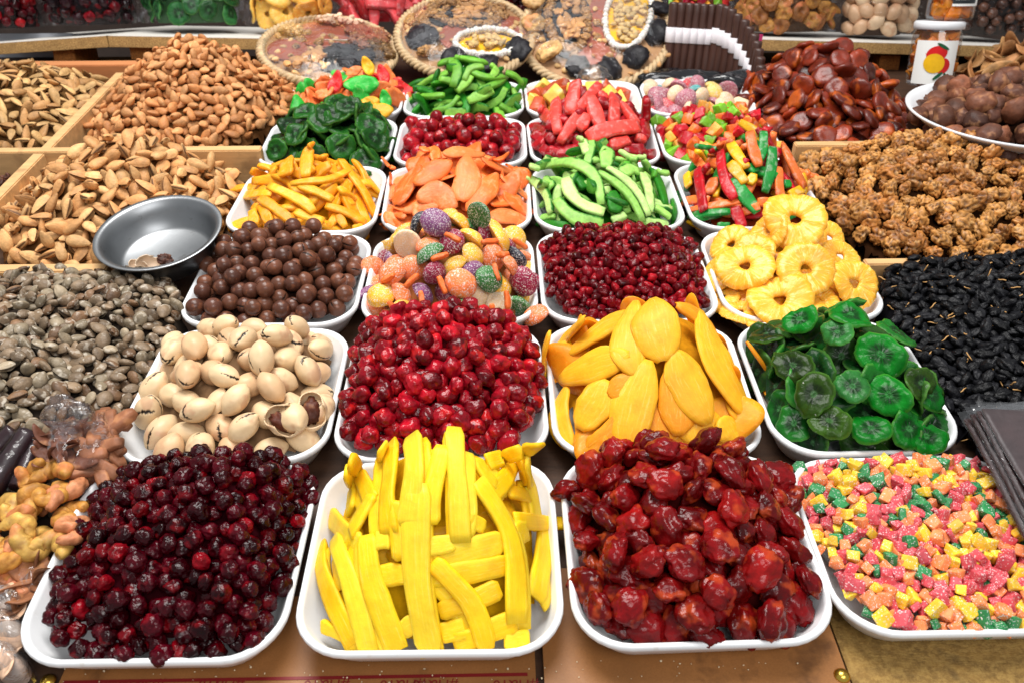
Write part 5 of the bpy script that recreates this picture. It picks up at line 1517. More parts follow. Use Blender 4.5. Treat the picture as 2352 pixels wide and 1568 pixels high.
def shelf(x0, x1, y0, y1, label):
    a, b_ = at_v(x0, y0, VS), at_v(x1, y1, VS)
    d = b_ - a
    L = np.linalg.norm(d)
    x = d / L
    g = np.array([0, math.sin(TILT), math.cos(TILT)])
    yb = np.cross(g, x)
    R = np.column_stack([x, yb, np.cross(x, yb)])
    M = mat4(R, a)
    root = put('shelf_board', box_mesh('shelf_board', 0, L, 0.0, 0.34, -0.0205, -0.001, 'chip_edge', 0.0006), M, label=label, cat='shelf board')
    put('white_top', box_mesh('white_top', 0.0, L, 0.0005, 0.34, -0.0009, 0.0, 'shelf_top', 0.0), parent=root)
    return root, M


SH1, M1 = shelf(-60, 243, 103, 82, 'white topped chipboard shelf under the dark dried fruit bag')
SH2, M2 = shelf(247, 800, 82, 92, 'white topped chipboard shelf under the bagged kiwi and pineapple')
SH3, M3 = shelf(1660, 2440, 88, 110, 'white topped chipboard shelf under the bagged pecans')
for (x, y0, y1, lab) in ((150, 106, 149, 'short chipboard block propping the shelf near the slender almonds'), (325, 108, 138, 'short chipboard block under the shelf behind the almond hill'), (2040, 128, 170, 'short chipboard block hidden behind the dried apricots')):
    p = at_v(x, y1, VS + 0.01)
    t_ = at_v(x, y0, VS + 0.01)
    put('shelf_block', box_mesh('shelf_block', -0.02, 0.02, 0, 0.10, 0, max(0.02, (t_ - p)[2] * 0.93), 'chip_dark', 0.001), level((p[0], VS + 0.012, p[2])), label=lab, cat='shelf block', group='blocks under the shelf')
put('back_panel', box_mesh('back_panel', -1.4, 1.5, 0, 0.01, -0.3, 0.75, 'dark_cloth', 0.0), level((0, 2.02, -0.05)), kind='structure', label='dark back of the stall behind the shelf')
p = at_v(60, 150, 1.72)
put('plastic_sheet', box_mesh('plastic_sheet', -0.16, 0.105, 0, 0.004, -0.03, 0.06, 'wall_grey', 0.001), level(p), label='light grey plastic sheet under the shelf beyond the slender almonds', cat='plastic sheet')
p = at_v(205, 150, 1.74)
put('blue_cloth', mesh('blue_cloth', [(-0.03, 0, 0.06), (0.05, 0, 0.06), (-0.02, 0, 0.0), (-0.03, 0.004, 0.06), (0.05, 0.004, 0.06), (-0.02, 0.004, 0.0)], [(0, 2, 1), (3, 4, 5), (0, 1, 4, 3), (1, 2, 5, 4), (2, 0, 3, 5)], 'blue_cloth', smooth=False), level(p), label='dark blue cloth corner hanging under the shelf', cat='cloth')

# ------------------------------------------------------------------ film bags on the shelf
FILMS = []


def bag(x0, x1, ybase, v, name, label, tkey, colors, r, part, seed, fill_mat, fill_col, hgt=0.15, film='film_streak', bd=0.085, lvl=True, pscale=(0.9, 1.15)):
    rng = np.random.default_rng(seed)
    p = at_v((x0 + x1) / 2, ybase, v)
    a = (x1 - x0) / 2 * depth(p) / F
    root = bpy.data.objects.new(name, None)
    COL.objects.link(root)
    root.empty_display_size = 0.02
    root.matrix_world = D4 @ level((p[0], p[1] + bd * 0.9, p[2]))
    root['label'], root['category'] = label, 'bag'
    root['group'] = 'film bags on the shelf'

    def surf(phi, z, off=0.0):
        k = (1 - 0.30 * max(0, (z / hgt)) ** 3) * (0.90 + 0.10 * min(1, z / 0.03))
        wob = 1 + 0.04 * math.sin(3 * phi + seed) + 0.03 * math.sin(5 * phi + z * 40)
        return np.array([(a + off) * k * wob * math.copysign(abs(math.sin(phi)) ** 0.8, math.sin(phi)), -(bd + off) * k * wob * math.copysign(abs(math.cos(phi)) ** 0.8, math.cos(phi)), z])

    def shell(nm, off, mat, n=44, m_=12, crumple=0.0, col=None, top=True):
        V, Fq = [], []
        for j in range(m_):
            z = -0.0 + hgt * j / (m_ - 1) * (1 if off < 0 else 1.03)
            for i in range(n):
                f = 2 * math.pi * i / n
                cr = crumple * (n3((math.cos(f) * 4, math.sin(f) * 4, z * 60), seed) + 0.6 * n3((math.cos(f) * 9, math.sin(f) * 9, z * 130), seed))
                s_ = surf(f, z, off + cr)
                V.append((s_[0], s_[1], max(0.001, s_[2] + cr)))
        for j in range(m_ - 1):
            for i in range(n):
                Fq.append((j * n + i, j * n + (i + 1) % n, (j + 1) * n + (i + 1) % n, (j + 1) * n + i))
        V.append((0, 0, hgt * 1.12))
        for i in range(n):
            Fq.append(((m_ - 1) * n + i, (m_ - 1) * n + (i + 1) % n, len(V) - 1))
        o = put(nm, mesh(nm, V, Fq, mat), parent=root, color=col)
        return o

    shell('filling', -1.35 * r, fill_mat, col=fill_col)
    shell('film', 0.004, film, crumple=0.004, n=72, m_=22)
    pts = []
    tries = 0
    ws = np.array([c[0] for c in colors], float)
    ws /= ws.sum()
    while tries < 1500 and len(pts) < 110:
        f, z = rng.uniform(-1.35, 1.35), rng.uniform(r * 0.8, min(hgt * 0.92, 0.115))
        s_ = surf(f, z, -r * 1.0)
        if all(np.linalg.norm(s_ - t) > 1.3 * r for t in pts):
            pts.append(s_)
            nrm_ = nrm((s_[0] / a ** 2, s_[1] / bd ** 2, 0.15))
            R = basis(nrm(nrm_ + rng.normal(size=3) * 0.35), rng=rng)
            k = rng.choice(len(colors), p=ws)
            tp = TPL[tkey]
            put(part, tp[rng.integers(len(tp))][0], mat4(R, s_, rng.uniform(*pscale)), parent=root, color=colors[k][1])
        else:
            tries += 1
    return root


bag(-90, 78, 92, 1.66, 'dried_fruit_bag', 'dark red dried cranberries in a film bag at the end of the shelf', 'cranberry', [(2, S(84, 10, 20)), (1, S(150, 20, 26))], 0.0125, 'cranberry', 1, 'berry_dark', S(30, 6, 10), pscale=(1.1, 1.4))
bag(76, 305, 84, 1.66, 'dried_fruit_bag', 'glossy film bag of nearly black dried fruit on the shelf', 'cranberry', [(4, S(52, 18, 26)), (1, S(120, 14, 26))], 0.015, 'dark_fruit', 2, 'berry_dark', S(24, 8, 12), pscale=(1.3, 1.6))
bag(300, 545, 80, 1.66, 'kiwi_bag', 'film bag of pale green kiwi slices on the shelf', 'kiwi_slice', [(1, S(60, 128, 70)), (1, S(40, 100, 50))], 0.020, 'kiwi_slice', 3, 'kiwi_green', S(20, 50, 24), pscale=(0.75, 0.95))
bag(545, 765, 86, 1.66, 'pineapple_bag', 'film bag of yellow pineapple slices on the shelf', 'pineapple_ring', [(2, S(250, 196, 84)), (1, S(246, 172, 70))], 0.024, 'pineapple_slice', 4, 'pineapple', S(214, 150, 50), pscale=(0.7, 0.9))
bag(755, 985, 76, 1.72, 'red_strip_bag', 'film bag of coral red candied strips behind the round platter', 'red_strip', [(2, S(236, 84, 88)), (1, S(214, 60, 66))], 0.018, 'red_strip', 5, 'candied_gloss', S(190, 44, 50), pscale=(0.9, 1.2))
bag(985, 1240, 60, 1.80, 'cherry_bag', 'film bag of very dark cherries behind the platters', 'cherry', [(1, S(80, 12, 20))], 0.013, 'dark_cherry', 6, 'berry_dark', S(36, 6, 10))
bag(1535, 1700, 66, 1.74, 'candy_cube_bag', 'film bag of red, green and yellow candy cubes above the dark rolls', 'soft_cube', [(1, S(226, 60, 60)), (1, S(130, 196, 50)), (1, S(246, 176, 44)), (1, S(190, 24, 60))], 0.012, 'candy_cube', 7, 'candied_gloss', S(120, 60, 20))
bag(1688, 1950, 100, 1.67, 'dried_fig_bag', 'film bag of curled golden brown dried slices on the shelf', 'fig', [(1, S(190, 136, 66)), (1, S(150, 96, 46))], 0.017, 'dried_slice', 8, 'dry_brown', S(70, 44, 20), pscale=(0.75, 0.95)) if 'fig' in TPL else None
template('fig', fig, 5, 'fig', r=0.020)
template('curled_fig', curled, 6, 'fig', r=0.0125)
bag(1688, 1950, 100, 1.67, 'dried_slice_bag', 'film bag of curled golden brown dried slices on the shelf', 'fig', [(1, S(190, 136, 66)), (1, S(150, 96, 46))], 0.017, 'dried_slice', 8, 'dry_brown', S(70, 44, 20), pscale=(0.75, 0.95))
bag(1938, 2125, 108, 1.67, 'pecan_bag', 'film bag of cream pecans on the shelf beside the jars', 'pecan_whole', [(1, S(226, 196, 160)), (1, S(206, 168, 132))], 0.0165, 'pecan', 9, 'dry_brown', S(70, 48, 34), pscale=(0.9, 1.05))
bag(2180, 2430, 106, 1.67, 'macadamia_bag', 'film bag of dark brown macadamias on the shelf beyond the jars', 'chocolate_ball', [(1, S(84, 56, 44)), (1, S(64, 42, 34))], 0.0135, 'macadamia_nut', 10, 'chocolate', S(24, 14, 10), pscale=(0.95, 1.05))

# ------------------------------------------------------------------ jars
def wrap(parent, name, R, poly, mat, off):
    """A flat print bent round the jar: polygon points are (arc length, height)."""
    poly = np.array(poly, float)
    c, n, rings = poly.mean(0), len(poly), 6
    V, Fq = [], []
    for k in range(rings + 1):
        for s, z in c + (poly - c) * max(0.02, k / rings):
            V.append(((R + off) * math.sin(s / R), -(R + off) * math.cos(s / R), z))
    for k in range(rings):
        for i in range(n):
            Fq.append((k * n + i, (k + 1) * n + i, (k + 1) * n + (i + 1) % n, k * n + (i + 1) % n))
    Fq.append(tuple(range(n)))
    return put(name, mesh(name, V, Fq, mat, smooth=False), parent=parent)


def oval(cx, cy, a, b, rot=0.0, n=26, cut=None):
    out = []
    for i in range(n):
        t = 2 * math.pi * i / n
        x, y = a * math.cos(t), b * math.sin(t)
        out.append((cx + x * math.cos(rot) - y * math.sin(rot), cy + x * math.sin(rot) + y * math.cos(rot)))
    return out


def quad(parent, name, R, s0, s1, z0, z1, mat, off, n=10):
    V, Fq = [], []
    for i in range(n + 1):
        s = s0 + (s1 - s0) * i / n
        V += [((R + off) * math.sin(s / R), -(R + off) * math.cos(s / R), z0), ((R + off) * math.sin(s / R), -(R + off) * math.cos(s / R), z1)]
    for i in range(n):
        Fq.append((2 * i, 2 * i + 2, 2 * i + 3, 2 * i + 1))
    return put(name, mesh(name, V, Fq, mat), parent=parent)


def jar(M, R, H, label, seed):
    rng = np.random.default_rng(seed)
    root = bpy.data.objects.new('fruit_jar', None)
    COL.objects.link(root)
    root.matrix_world = D4 @ M
    root['label'], root['category'], root['group'] = label, 'jar', 'jars of orange fruit pieces'
    put('jar_glass', lathe('jar_glass', [(0.0001, 0.0), (R * 0.93, 0.0), (R, 0.005), (R, H * 0.88), (R * 0.90, H * 0.95), (R * 0.90, H)], 'jar_clear', 56), parent=root)
    put('jar_lid', lathe('jar_lid', [(0.0001, H + 0.011), (R * 0.96, H + 0.011), (R * 1.02, H + 0.008), (R * 1.02, H - 0.001), (R * 0.98, H - 0.002), (R * 0.9, H - 0.002)], 'white_plastic', 56), parent=root)
    for i in range(64):
        a, z = rng.uniform(0, 6.28), rng.uniform(0.01, H * 0.86)
        rr = (R - 0.015) * math.sqrt(rng.uniform(0.55, 1))
        put('fruit_piece', TPL['soft_cube'][rng.integers(7)][0], mat4(basis(rng.normal(size=3), rng=rng), (rr * math.cos(a), rr * math.sin(a), z), rng.uniform(1.1, 1.6)), parent=root, color=S(252, 160, 52) if i % 2 else S(250, 140, 34))
    return root


JV = 1.44
pb, ptp = at_v(2133, 194, JV), at_v(2147, 66, JV)
JR = 0.5 * 104 * depth(pb) / F
JH = (ptp - pb)[2] / math.cos(TILT) * 1.0 - 0.006
j1 = jar(level(pb, rz=0.25), JR, JH, 'lower jar with a mango picture on its label', 61)
fR = JR + 0.0004
quad(j1, 'label', JR, -0.060, 0.012, JH * 0.04, JH * 0.80, 'label_white', 0.0006)
k = JH / 0.125
wrap(j1, 'fruit_picture', JR, oval(-0.024, 0.072 * k, 0.0165, 0.017 * k, 0.3), 'print_red', 0.0011)
wrap(j1, 'fruit_picture', JR, oval(-0.012, 0.046 * k, 0.012, 0.017 * k, -0.3), 'print_red', 0.0011)
wrap(j1, 'fruit_picture', JR, oval(-0.026, 0.051 * k, 0.0165, 0.021 * k, -0.45), 'print_yellow', 0.0015)
wrap(j1, 'leaf_picture', JR, oval(-0.016, 0.088 * k, 0.011, 0.0035 * k, -0.5), 'print_green', 0.0017)
wrap(j1, 'leaf_picture', JR, oval(-0.017, 0.024 * k, 0.0095, 0.0038 * k, 0.75), 'print_green', 0.0017)
wrap(j1, 'leaf_picture', JR, oval(-0.004, 0.021 * k, 0.0085, 0.0036 * k, -1.1), 'print_green', 0.0017)
g_ = np.array([0, math.sin(TILT), math.cos(TILT)])
p2 = pb + g_ * (JH + 0.0122) + np.array([0.016, 0.004, 0])
j2 = jar(level(p2, rz=0.1), JR * 0.95, JH, 'upper jar of orange fruit pieces with a black barcode label', 62)
R2 = JR * 0.95
quad(j2, 'label', R2, -0.020, 0.046, 0.022, JH * 0.85, 'label_white', 0.0006)
quad(j2, 'label_panel', R2, -0.020, 0.021, 0.026, JH * 0.85, 'label_black', 0.0010)
quad(j2, 'barcode_field', R2, -0.0165, 0.0045, 0.032, 0.052, 'label_white', 0.0014)
s_ = -0.0150
rngb = np.random.default_rng(3)
while s_ < 0.003:
    w_ = rngb.choice([0.0005, 0.0008, 0.0012])
    quad(j2, 'barcode_bar', R2, s_, s_ + w_, 0.034, 0.051, 'print_grey', 0.0018, n=1)
    s_ += w_ + rngb.choice([0.0006, 0.0009])


def wrap_text(parent, R, body, s0, z0, size, mat, off):
    cu = bpy.data.curves.new('lettering', 'FONT')
    cu.body, cu.size = body, size
    tmp = bpy.data.objects.new('lettering', cu)
    COL.objects.link(tmp)
    bpy.context.view_layer.update()
    me = bpy.data.meshes.new_from_object(tmp.evaluated_get(bpy.context.evaluated_depsgraph_get()))
    bpy.data.objects.remove(tmp)
    for v in me.vertices:
        s, z = s0 + v.co.x, z0 + v.co.y
        v.co = ((R + off) * math.sin(s / R), -(R + off) * math.cos(s / R), z)
    me.materials.clear()
    me.materials.append(MATS[mat])
    return put('lettering', me, parent=parent)


wrap_text(j2, R2, 'EAC', 0.0062, 0.041, 0.0105, 'label_white', 0.0016)
wrap_text(j2, R2, '500г', 0.0068, 0.034, 0.0055, 'label_white', 0.0016)
wrap(j2, 'fruit_picture', R2, oval(0.044, 0.070, 0.010, 0.022), 'print_orange', 0.0012)
# the print on the cardboard, as flat lettering
for k, px in enumerate((325, 508, 750, 925, 1000, 1185)):
    q = at_w(px, 1569, 0.0042)
    cu = bpy.data.curves.new('lettering', 'FONT')
    cu.body, cu.size, cu.align_x = '#H&10', 0.0115, 'CENTER'
    tmp = bpy.data.objects.new('lettering', cu)
    COL.objects.link(tmp)
    bpy.context.view_layer.update()
    me = bpy.data.meshes.new_from_object(tmp.evaluated_get(bpy.context.evaluated_depsgraph_get()))
    bpy.data.objects.remove(tmp)
    me.materials.clear()
    me.materials.append(MATS['red_ink'])
    put('lettering', me, Matrix.Translation(Vector((q[0], q[1] + 0.003, 0.00425)) - cbo) @ Matrix.Rotation(math.pi, 4, 'Z'), parent=cb)

# ------------------------------------------------------------------ round gift platters
template('platter_nut', almond, 3, 'almond_shell', L=0.013, fat=0.75, flat=0.8)
template('platter_ball', blob, 3, 'sugared', r=0.0062, amp=0.2, amp2=0.1)
template('black_prune', blob, 4, 'raisin', r=0.021, sc=(1.1, 1.0, 0.45), amp=0.22, amp2=0.12, freq2=3.5, ridge=0.14)
template('nut_half', walnut, 4, 'walnut', r=0.0085)


def platter(cx, cy, v, wpx, ny, roll, name_label, contents, seed, film='film'):
    rng = np.random.default_rng(seed)
    p = at_v(cx, cy, v)
    R0 = 0.5 * wpx * depth(p) / F
    view = nrm(CAM - p)
    r_ = nrm(rt - view * (rt @ view))
    u_ = np.cross(view, r_)
    z = nrm(u_ * ny + view * math.sqrt(1 - ny * ny))
    x = nrm(r_ * math.cos(roll) + np.cross(z, r_) * math.sin(roll))
    Rm = basis(z, x=x)
    root = bpy.data.objects.new('gift_platter', None)
    COL.objects.link(root)
    root.matrix_world = D4 @ mat4(Rm, p)
    root['label'], root['category'], root['group'] = name_label, 'platter', 'round gift platters'
    put('base', lathe('base', [(0.0001, -0.016), (R0 * 0.86, -0.016), (R0 * 0.93, -0.006), (R0 * 0.93, 0.002), (R0 * 0.9, 0.003), (0.0001, 0.003)], 'platter_base', 64), parent=root)
    V, Fq = [], []                                   # plaited rim: two strands wound round the edge
    n, m_ = 300, 8
    for st in range(3):
        o = len(V)
        for i in range(n):
            a = 2 * math.pi * i / n
            tw = a * 26 + st * 2.094
            cr, cz = R0 * 0.955 + 0.0036 * math.cos(tw), 0.002 + 0.0036 * math.sin(tw)
            for j in range(m_):
                b2 = 2 * math.pi * j / m_
                rr = cr + 0.0058 * math.cos(b2)
                V.append((rr * math.cos(a), rr * math.sin(a), cz + 0.0058 * math.sin(b2)))
        for i in range(n):
            for j in range(m_):
                a_, b_ = o + i * m_, o + ((i + 1) % n) * m_
                Fq.append((a_ + j, b_ + j, b_ + (j + 1) % m_, a_ + (j + 1) % m_))
    put('rim', mesh('rim', V, Fq, 'wicker'), parent=root)
    contents = [('p', 'nut_half', 'walnut_half', WAL, 22, 0.0, 0.0, 0.84, 0.84, 0, 0.95, 0.001, 'c'), ('p', 'platter_nut', 'small_nut', TAN, 30, 0.0, 0.0, 0.86, 0.86, 0, 1.1, 0.002, 'c')] + contents
    for c in contents:
        kind = c[0]
        if kind == 'patch':
            _, mat, x0, y0, a, b_, rot, zz = c
            ring = np.array(oval(x0, y0, a, b_, rot, 30)) * R0
            V = [(q_[0], q_[1], 0.003 + zz) for q_ in ring] + [(q_[0], q_[1], 0.003) for q_ in ring]
            N = len(ring)
            Fq = [tuple(range(N))] + [(i, N + i, N + (i + 1) % N, (i + 1) % N) for i in range(N)]
            put('sheet', mesh('sheet', V, Fq, mat, smooth=False), parent=root)
            continue
        _, tkey, part, col, n, x0, y0, a, b_, rot, sc, zz, mode = c
        tp = TPL[tkey]
        pts = []
        k = 0
        while len(pts) < n and k < n * 30:
            k += 1
            if mode == 'ring':
                t = 2 * math.pi * len(pts) / n
                q_ = (a * math.cos(t), b_ * math.sin(t))
            else:
                t, rr = rng.uniform(0, 6.28), math.sqrt(rng.uniform(0, 1))
                q_ = (a * rr * math.cos(t), b_ * rr * math.sin(t))
            X = x0 + q_[0] * math.cos(rot) - q_[1] * math.sin(rot)
            Y = y0 + q_[0] * math.sin(rot) + q_[1] * math.cos(rot)
            pts.append((X, Y))
            ax = (math.cos(rot + math.pi / 2) + rng.normal() * 0.3, math.sin(rot + math.pi / 2) + rng.normal() * 0.3, rng.normal() * 0.2) if mode == 'comb' else rng.normal(size=3)
            Rr = basis(nrm((rng.normal() * 0.3, rng.normal() * 0.3, 1.0)), x=np.array(ax))
            put(part, tp[rng.integers(len(tp))][0], mat4(Rr, (X * R0, Y * R0, 0.004 + zz + rng.uniform(0, 0.004)), sc * rng.uniform(0.88, 1.12)), parent=root, color=col)
    V, Fq = [], []                                   # clear film stretched over the top
    nr, n = 10, 60
    for i in range(nr):
        rr = i / (nr - 1)
        for j in range(n):
            a = 2 * math.pi * j / n
            V.append((R0 * 1.0 * rr * math.cos(a), R0 * 1.0 * rr * math.sin(a), 0.030 * (1 - rr ** 3) + 0.004 + 0.0025 * n3((rr * 3 * math.cos(a), rr * 3 * math.sin(a), seed), seed)))
    for i in range(nr - 1):
        for j in range(n):
            Fq.append((i * n + j, i * n + (j + 1) % n, (i + 1) * n + (j + 1) % n, (i + 1) * n + j))
    put('film', mesh('film', V, Fq, film), parent=root)
    return root


TAN, WAL, BLK, WHT, PIS, ALM = S(226, 182, 120), S(190, 140, 84), S(34, 32, 36), S(240, 234, 224), S(222, 186, 120), S(206, 152, 96)
platter(1367, 76, 1.62, 356, 0.74, 0.0, 'largest round gift platter with black prunes and a white beaded leaf', [
    ('patch', 'black_fruit', -0.36, 0.15, 0.34, 0.66, 0.15, 0.004), ('patch', 'pastille', 0.06, 0.2, 0.17, 0.66, -0.1, 0.005), ('patch', 'pastille', -0.02, -0.45, 0.30, 0.16, 0.2, 0.0045), ('patch', 'print_yellow', 0.42, 0.26, 0.27, 0.60, -0.12, 0.006),
    ('p', 'fig', 'fig_roll', TAN, 1, -0.82, 0.50, 0, 0, 0, 1.25, 0.008, 'c'), ('p', 'fig', 'fig_roll', TAN, 1, -0.80, 0.06, 0, 0, 0, 1.2, 0.008, 'c'), ('p', 'fig', 'fig_roll', TAN, 1, -0.57, -0.42, 0, 0, 0.3, 1.3, 0.008, 'c'), ('p', 'fig', 'fig_roll', TAN, 1, -0.72, 0.80, 0, 0, 0, 1.1, 0.008, 'c'),
    ('p', 'nut_half', 'walnut_half', WAL, 26, -0.36, 0.14, 0.25, 0.52, 0.15, 1.0, 0.006, 'ring'), ('p', 'closed_almond', 'almond', ALM, 34, -0.33, 0.20, 0.16, 0.42, 0.12, 0.85, 0.013, 'comb'),
    ('p', 'platter_nut', 'pistachio', PIS, 70, 0.42, 0.22, 0.20, 0.48, -0.12, 1.05, 0.009, 'c'), ('p', 'platter_ball', 'white_bead', WHT, 52, 0.42, 0.25, 0.29, 0.62, -0.12, 0.95, 0.008, 'ring'),
    ('p', 'black_prune', 'black_prune', BLK, 1, 0.84, 0.36, 0, 0, 0, 1.1, 0.008, 'c'), ('p', 'black_prune', 'black_prune', BLK, 1, 0.77, -0.10, 0, 0, 0, 1.15, 0.008, 'c'), ('p', 'black_prune', 'black_prune', BLK, 1, 0.52, -0.52, 0, 0, 0, 1.2, 0.008, 'c'), ('p', 'black_prune', 'black_prune', BLK, 1, 0.2, -0.72, 0, 0, 0, 1.15, 0.008, 'c'),
    ('p', 'black_prune', 'black_prune', BLK, 1, -0.2, -0.68, 0, 0, 0, 1.1, 0.008, 'c'), ('p', 'platter_nut', 'small_nut', ALM, 16, 0.45, -0.3, 0.5, 0.5, 0, 0.8, 0.006, 'ring')], 71)
platter(1068, 84, 1.62, 322, 0.83, -0.22, 'round gift platter in the middle with a white beaded crescent', [
    ('patch', 'black_fruit', -0.10, 0.42, 0.62, 0.36, 0.0, 0.004), ('patch', 'pastille', -0.12, -0.12, 0.22, 0.30, 0.3, 0.005), ('patch', 'pastille', 0.62, 0.30, 0.26, 0.24, -0.4, 0.005), ('patch', 'print_yellow', 0.38, -0.22, 0.42, 0.25, 0.25, 0.006),
    ('p', 'nut_half', 'walnut_half', WAL, 24, -0.08, 0.42, 0.50, 0.27, 0, 1.05, 0.007, 'ring'), ('p', 'closed_almond', 'almond', ALM, 26, -0.06, 0.48, 0.34, 0.18, 1.57, 0.85, 0.012, 'comb'), ('p', 'platter_ball', 'white_bead', WHT, 46, 0.38, -0.22, 0.46, 0.30, 0.25, 0.95, 0.009, 'ring'),
    ('p', 'platter_nut', 'pistachio', PIS, 40, 0.36, -0.20, 0.28, 0.14, 0.25, 1.1, 0.010, 'c'), ('p', 'black_prune', 'black_prune', BLK, 1, -0.55, -0.30, 0, 0, 0, 1.3, 0.008, 'c'), ('p', 'black_prune', 'black_prune', BLK, 1, 0.80, -0.30, 0, 0, 0, 1.1, 0.008, 'c'), ('p', 'black_prune', 'black_prune', BLK, 1, 0.45, -0.72, 0, 0, 0, 1.1, 0.008, 'c'), ('p', 'black_prune', 'black_prune', BLK, 1, 0.02, -0.72, 0, 0, 0, 1.1, 0.008, 'c'),
    ('p', 'nut_half', 'walnut_half', WAL, 9, -0.70, 0.10, 0.14, 0.30, 0, 1.1, 0.008, 'c'), ('p', 'nut_half', 'walnut_half', WAL, 6, -0.32, -0.62, 0.16, 0.10, 0, 1.1, 0.008, 'c')], 72)
platter(755, 118, 1.575, 316, 0.885, 0.0, 'flattest round gift platter beside the almond hill', [
    ('patch', 'pastille', -0.05, 0.42, 0.42, 0.40, 0.0, 0.004), ('patch', 'pastille', -0.58, -0.05, 0.28, 0.30, 0.0, 0.0045), ('patch', 'black_fruit', 0.20, -0.38, 0.42, 0.34, 0.1, 0.005), ('p', 'closed_almond', 'almond', ALM, 18, -0.28, -0.38, 0.36, 0.12, 0.5, 0.85, 0.009, 'comb'), ('p', 'platter_nut', 'peanut', S(226, 190, 160), 46, 0.22, 0.72, 0.36, 0.12, -0.1, 1.0, 0.010, 'c'),
    ('p', 'nut_half', 'walnut_half', S(158, 96, 68), 34, 0.55, 0.22, 0.30, 0.28, -0.4, 1.1, 0.008, 'c'), ('p', 'nut_half', 'walnut_half', S(110, 80, 44), 14, 0.76, -0.12, 0.12, 0.30, 0.2, 1.1, 0.008, 'c'), ('p', 'black_prune', 'black_prune', BLK, 9, 0.20, -0.38, 0.34, 0.24, 0, 0.9, 0.010, 'c'), ('p', 'nut_half', 'walnut_half', TAN, 10, -0.50, 0.48, 0.16, 0.14, 0, 1.0, 0.008, 'c')], 73)

# ------------------------------------------------------------------ packs of dark fruit rolls
def roll_pack(label, spots, seed, up_len, dn_len, lean):
    root = bpy.data.objects.new('fruit_roll_pack', None)
    COL.objects.link(root)
    p0 = at_v(spots[0][0], spots[0][1], spots[0][2])
    root.matrix_world = D4 @ Matrix.Translation(Vector(p0))
    root['label'], root['category'], root['group'] = label, 'fruit rolls', 'packs of dark fruit rolls'
    rng = np.random.default_rng(seed)
    for i, (x, y, v) in enumerate(spots):
        p = at_v(x, y, v)
        r = 0.0093
        ax = nrm(np.array([lean[0] + rng.normal() * 0.015, lean[1] + rng.normal() * 0.02, 1.0]))
        prof = [(0.0001, -dn_len), (r * 0.9, -dn_len)] + [(r * (0.93 + 0.07 * n3((k * 0.7, i, seed), seed)), -dn_len + (dn_len + up_len) * k / 12) for k in range(13)] + [(r * 0.8, up_len + 0.003), (0.0001, up_len + 0.004)]
        ro = put('roll', lathe('roll', prof, 'roll_brown', 16), mat4(basis(ax, x=np.array((1.0, 0, 0))), p - p0), parent=root)
        put('band', lathe('band', [(r * 1.03, -0.013), (r * 1.08, -0.0125), (r * 1.08, 0.0125), (r * 1.03, 0.013)], 'paper_white', 18), parent=ro)
    return root, p0


roll_pack('upright dark brown fruit rolls with white bands beside the largest platter', [(1541 + 17.2 * i, 80 + i * 1.0, 1.565) for i in range(6)], 81, 0.052, 0.115, (0.03, 0.20))
cur = spline([(1646, 82), (1672, 93), (1700, 118), (1720, 150), (1732, 184), (1738, 222), (1742, 258)], 13)
rp, rp0 = roll_pack('curved row of dark brown fruit rolls with white bands beside the apricots', [(x, y, 1.555 - 0.145 * (i / 12.0) ** 1.2) for i, (x, y) in enumerate(cur)], 82, 0.050, 0.095, (0.04, 0.16))
for (x, y, v) in ((1745, 95, 1.57),):
    p = at_v(x, y, v)
    put('paper_tag', box_mesh('paper_tag', -0.004, 0.004, -0.0005, 0.0005, -0.05, 0.012, 'paper_pink', 0), Matrix.Translation(Vector(p - rp0)), parent=rp)


def crumple(name, label, cat, pts, rx, ry, rz, mat, seed, amp=0.35, freq=1.8, board_n=None, parent=None, sub=4):
    V0, T = ico(sub)
    V = []
    for q_ in V0:
        k = 1 + amp * n3(q_ * freq, seed) + 0.6 * amp * (0.5 - abs(n3(q_ * freq * 2.2, seed + 3))) + 0.25 * amp * n3(q_ * freq * 5, seed)
        V.append(q_ * k)
    return put(name, mesh(name, np.array(V) * np.array([rx, ry, rz]), T, mat), Matrix.Translation(Vector(pts)), label=label, cat=cat, parent=parent)


p = at_v(1560, 190, 1.49)
crumple('black_film_bag', 'crumpled shiny black film at the foot of the upright rolls', 'film', p, 0.070, 0.026, 0.022, 'black_film', 5)
p = at_v(1690, 205, 1.46)
crumple('black_film_bag', 'crumpled shiny black film behind the pastel jellies', 'film', p, 0.055, 0.030, 0.028, 'black_film', 6)
p = at_v(1365, 178, 1.48)
crumple('film_knot', 'twisted knot of clear film under the largest platter', 'film', p, 0.026, 0.018, 0.020, 'film_milky', 8)

# ------------------------------------------------------------------ left foreground: dried figs, wrapped sweets
def fig_ring(cx, cy, w, rpx, n, seed, label, a0=0.0, a1=6.28, squash=0.75):
    root = bpy.data.objects.new('fig_string', None)
    COL.objects.link(root)
    p0 = at_w(cx, cy, w)
    root.matrix_world = D4 @ Matrix.Translation(Vector(p0))
    root['label'], root['category'], root['group'] = label, 'dried figs', 'strings of dried figs'
    rng = np.random.default_rng(seed)
    tp = TPL['curled_fig']
    for i in range(n):
        a = a0 + (a1 - a0) * i / n
        q_ = at_w(cx + rpx * math.cos(a), cy - rpx * squash * math.sin(a), w) - p0
        t = nrm((-0.5 * math.sin(a), 0.5 * math.cos(a), 0.8))
        R = basis(nrm(t + rng.normal(size=3) * 0.45), rng=rng)
        put('dried_fig', tp[rng.integers(len(tp))][0], mat4(R, q_ + np.array((0, 0, rng.uniform(-0.004, 0.006))), rng.uniform(0.75, 1.05)), parent=root, color=[S(230, 182, 92), S(206, 146, 66), S(226, 150, 104)][rng.integers(3)])
    return root


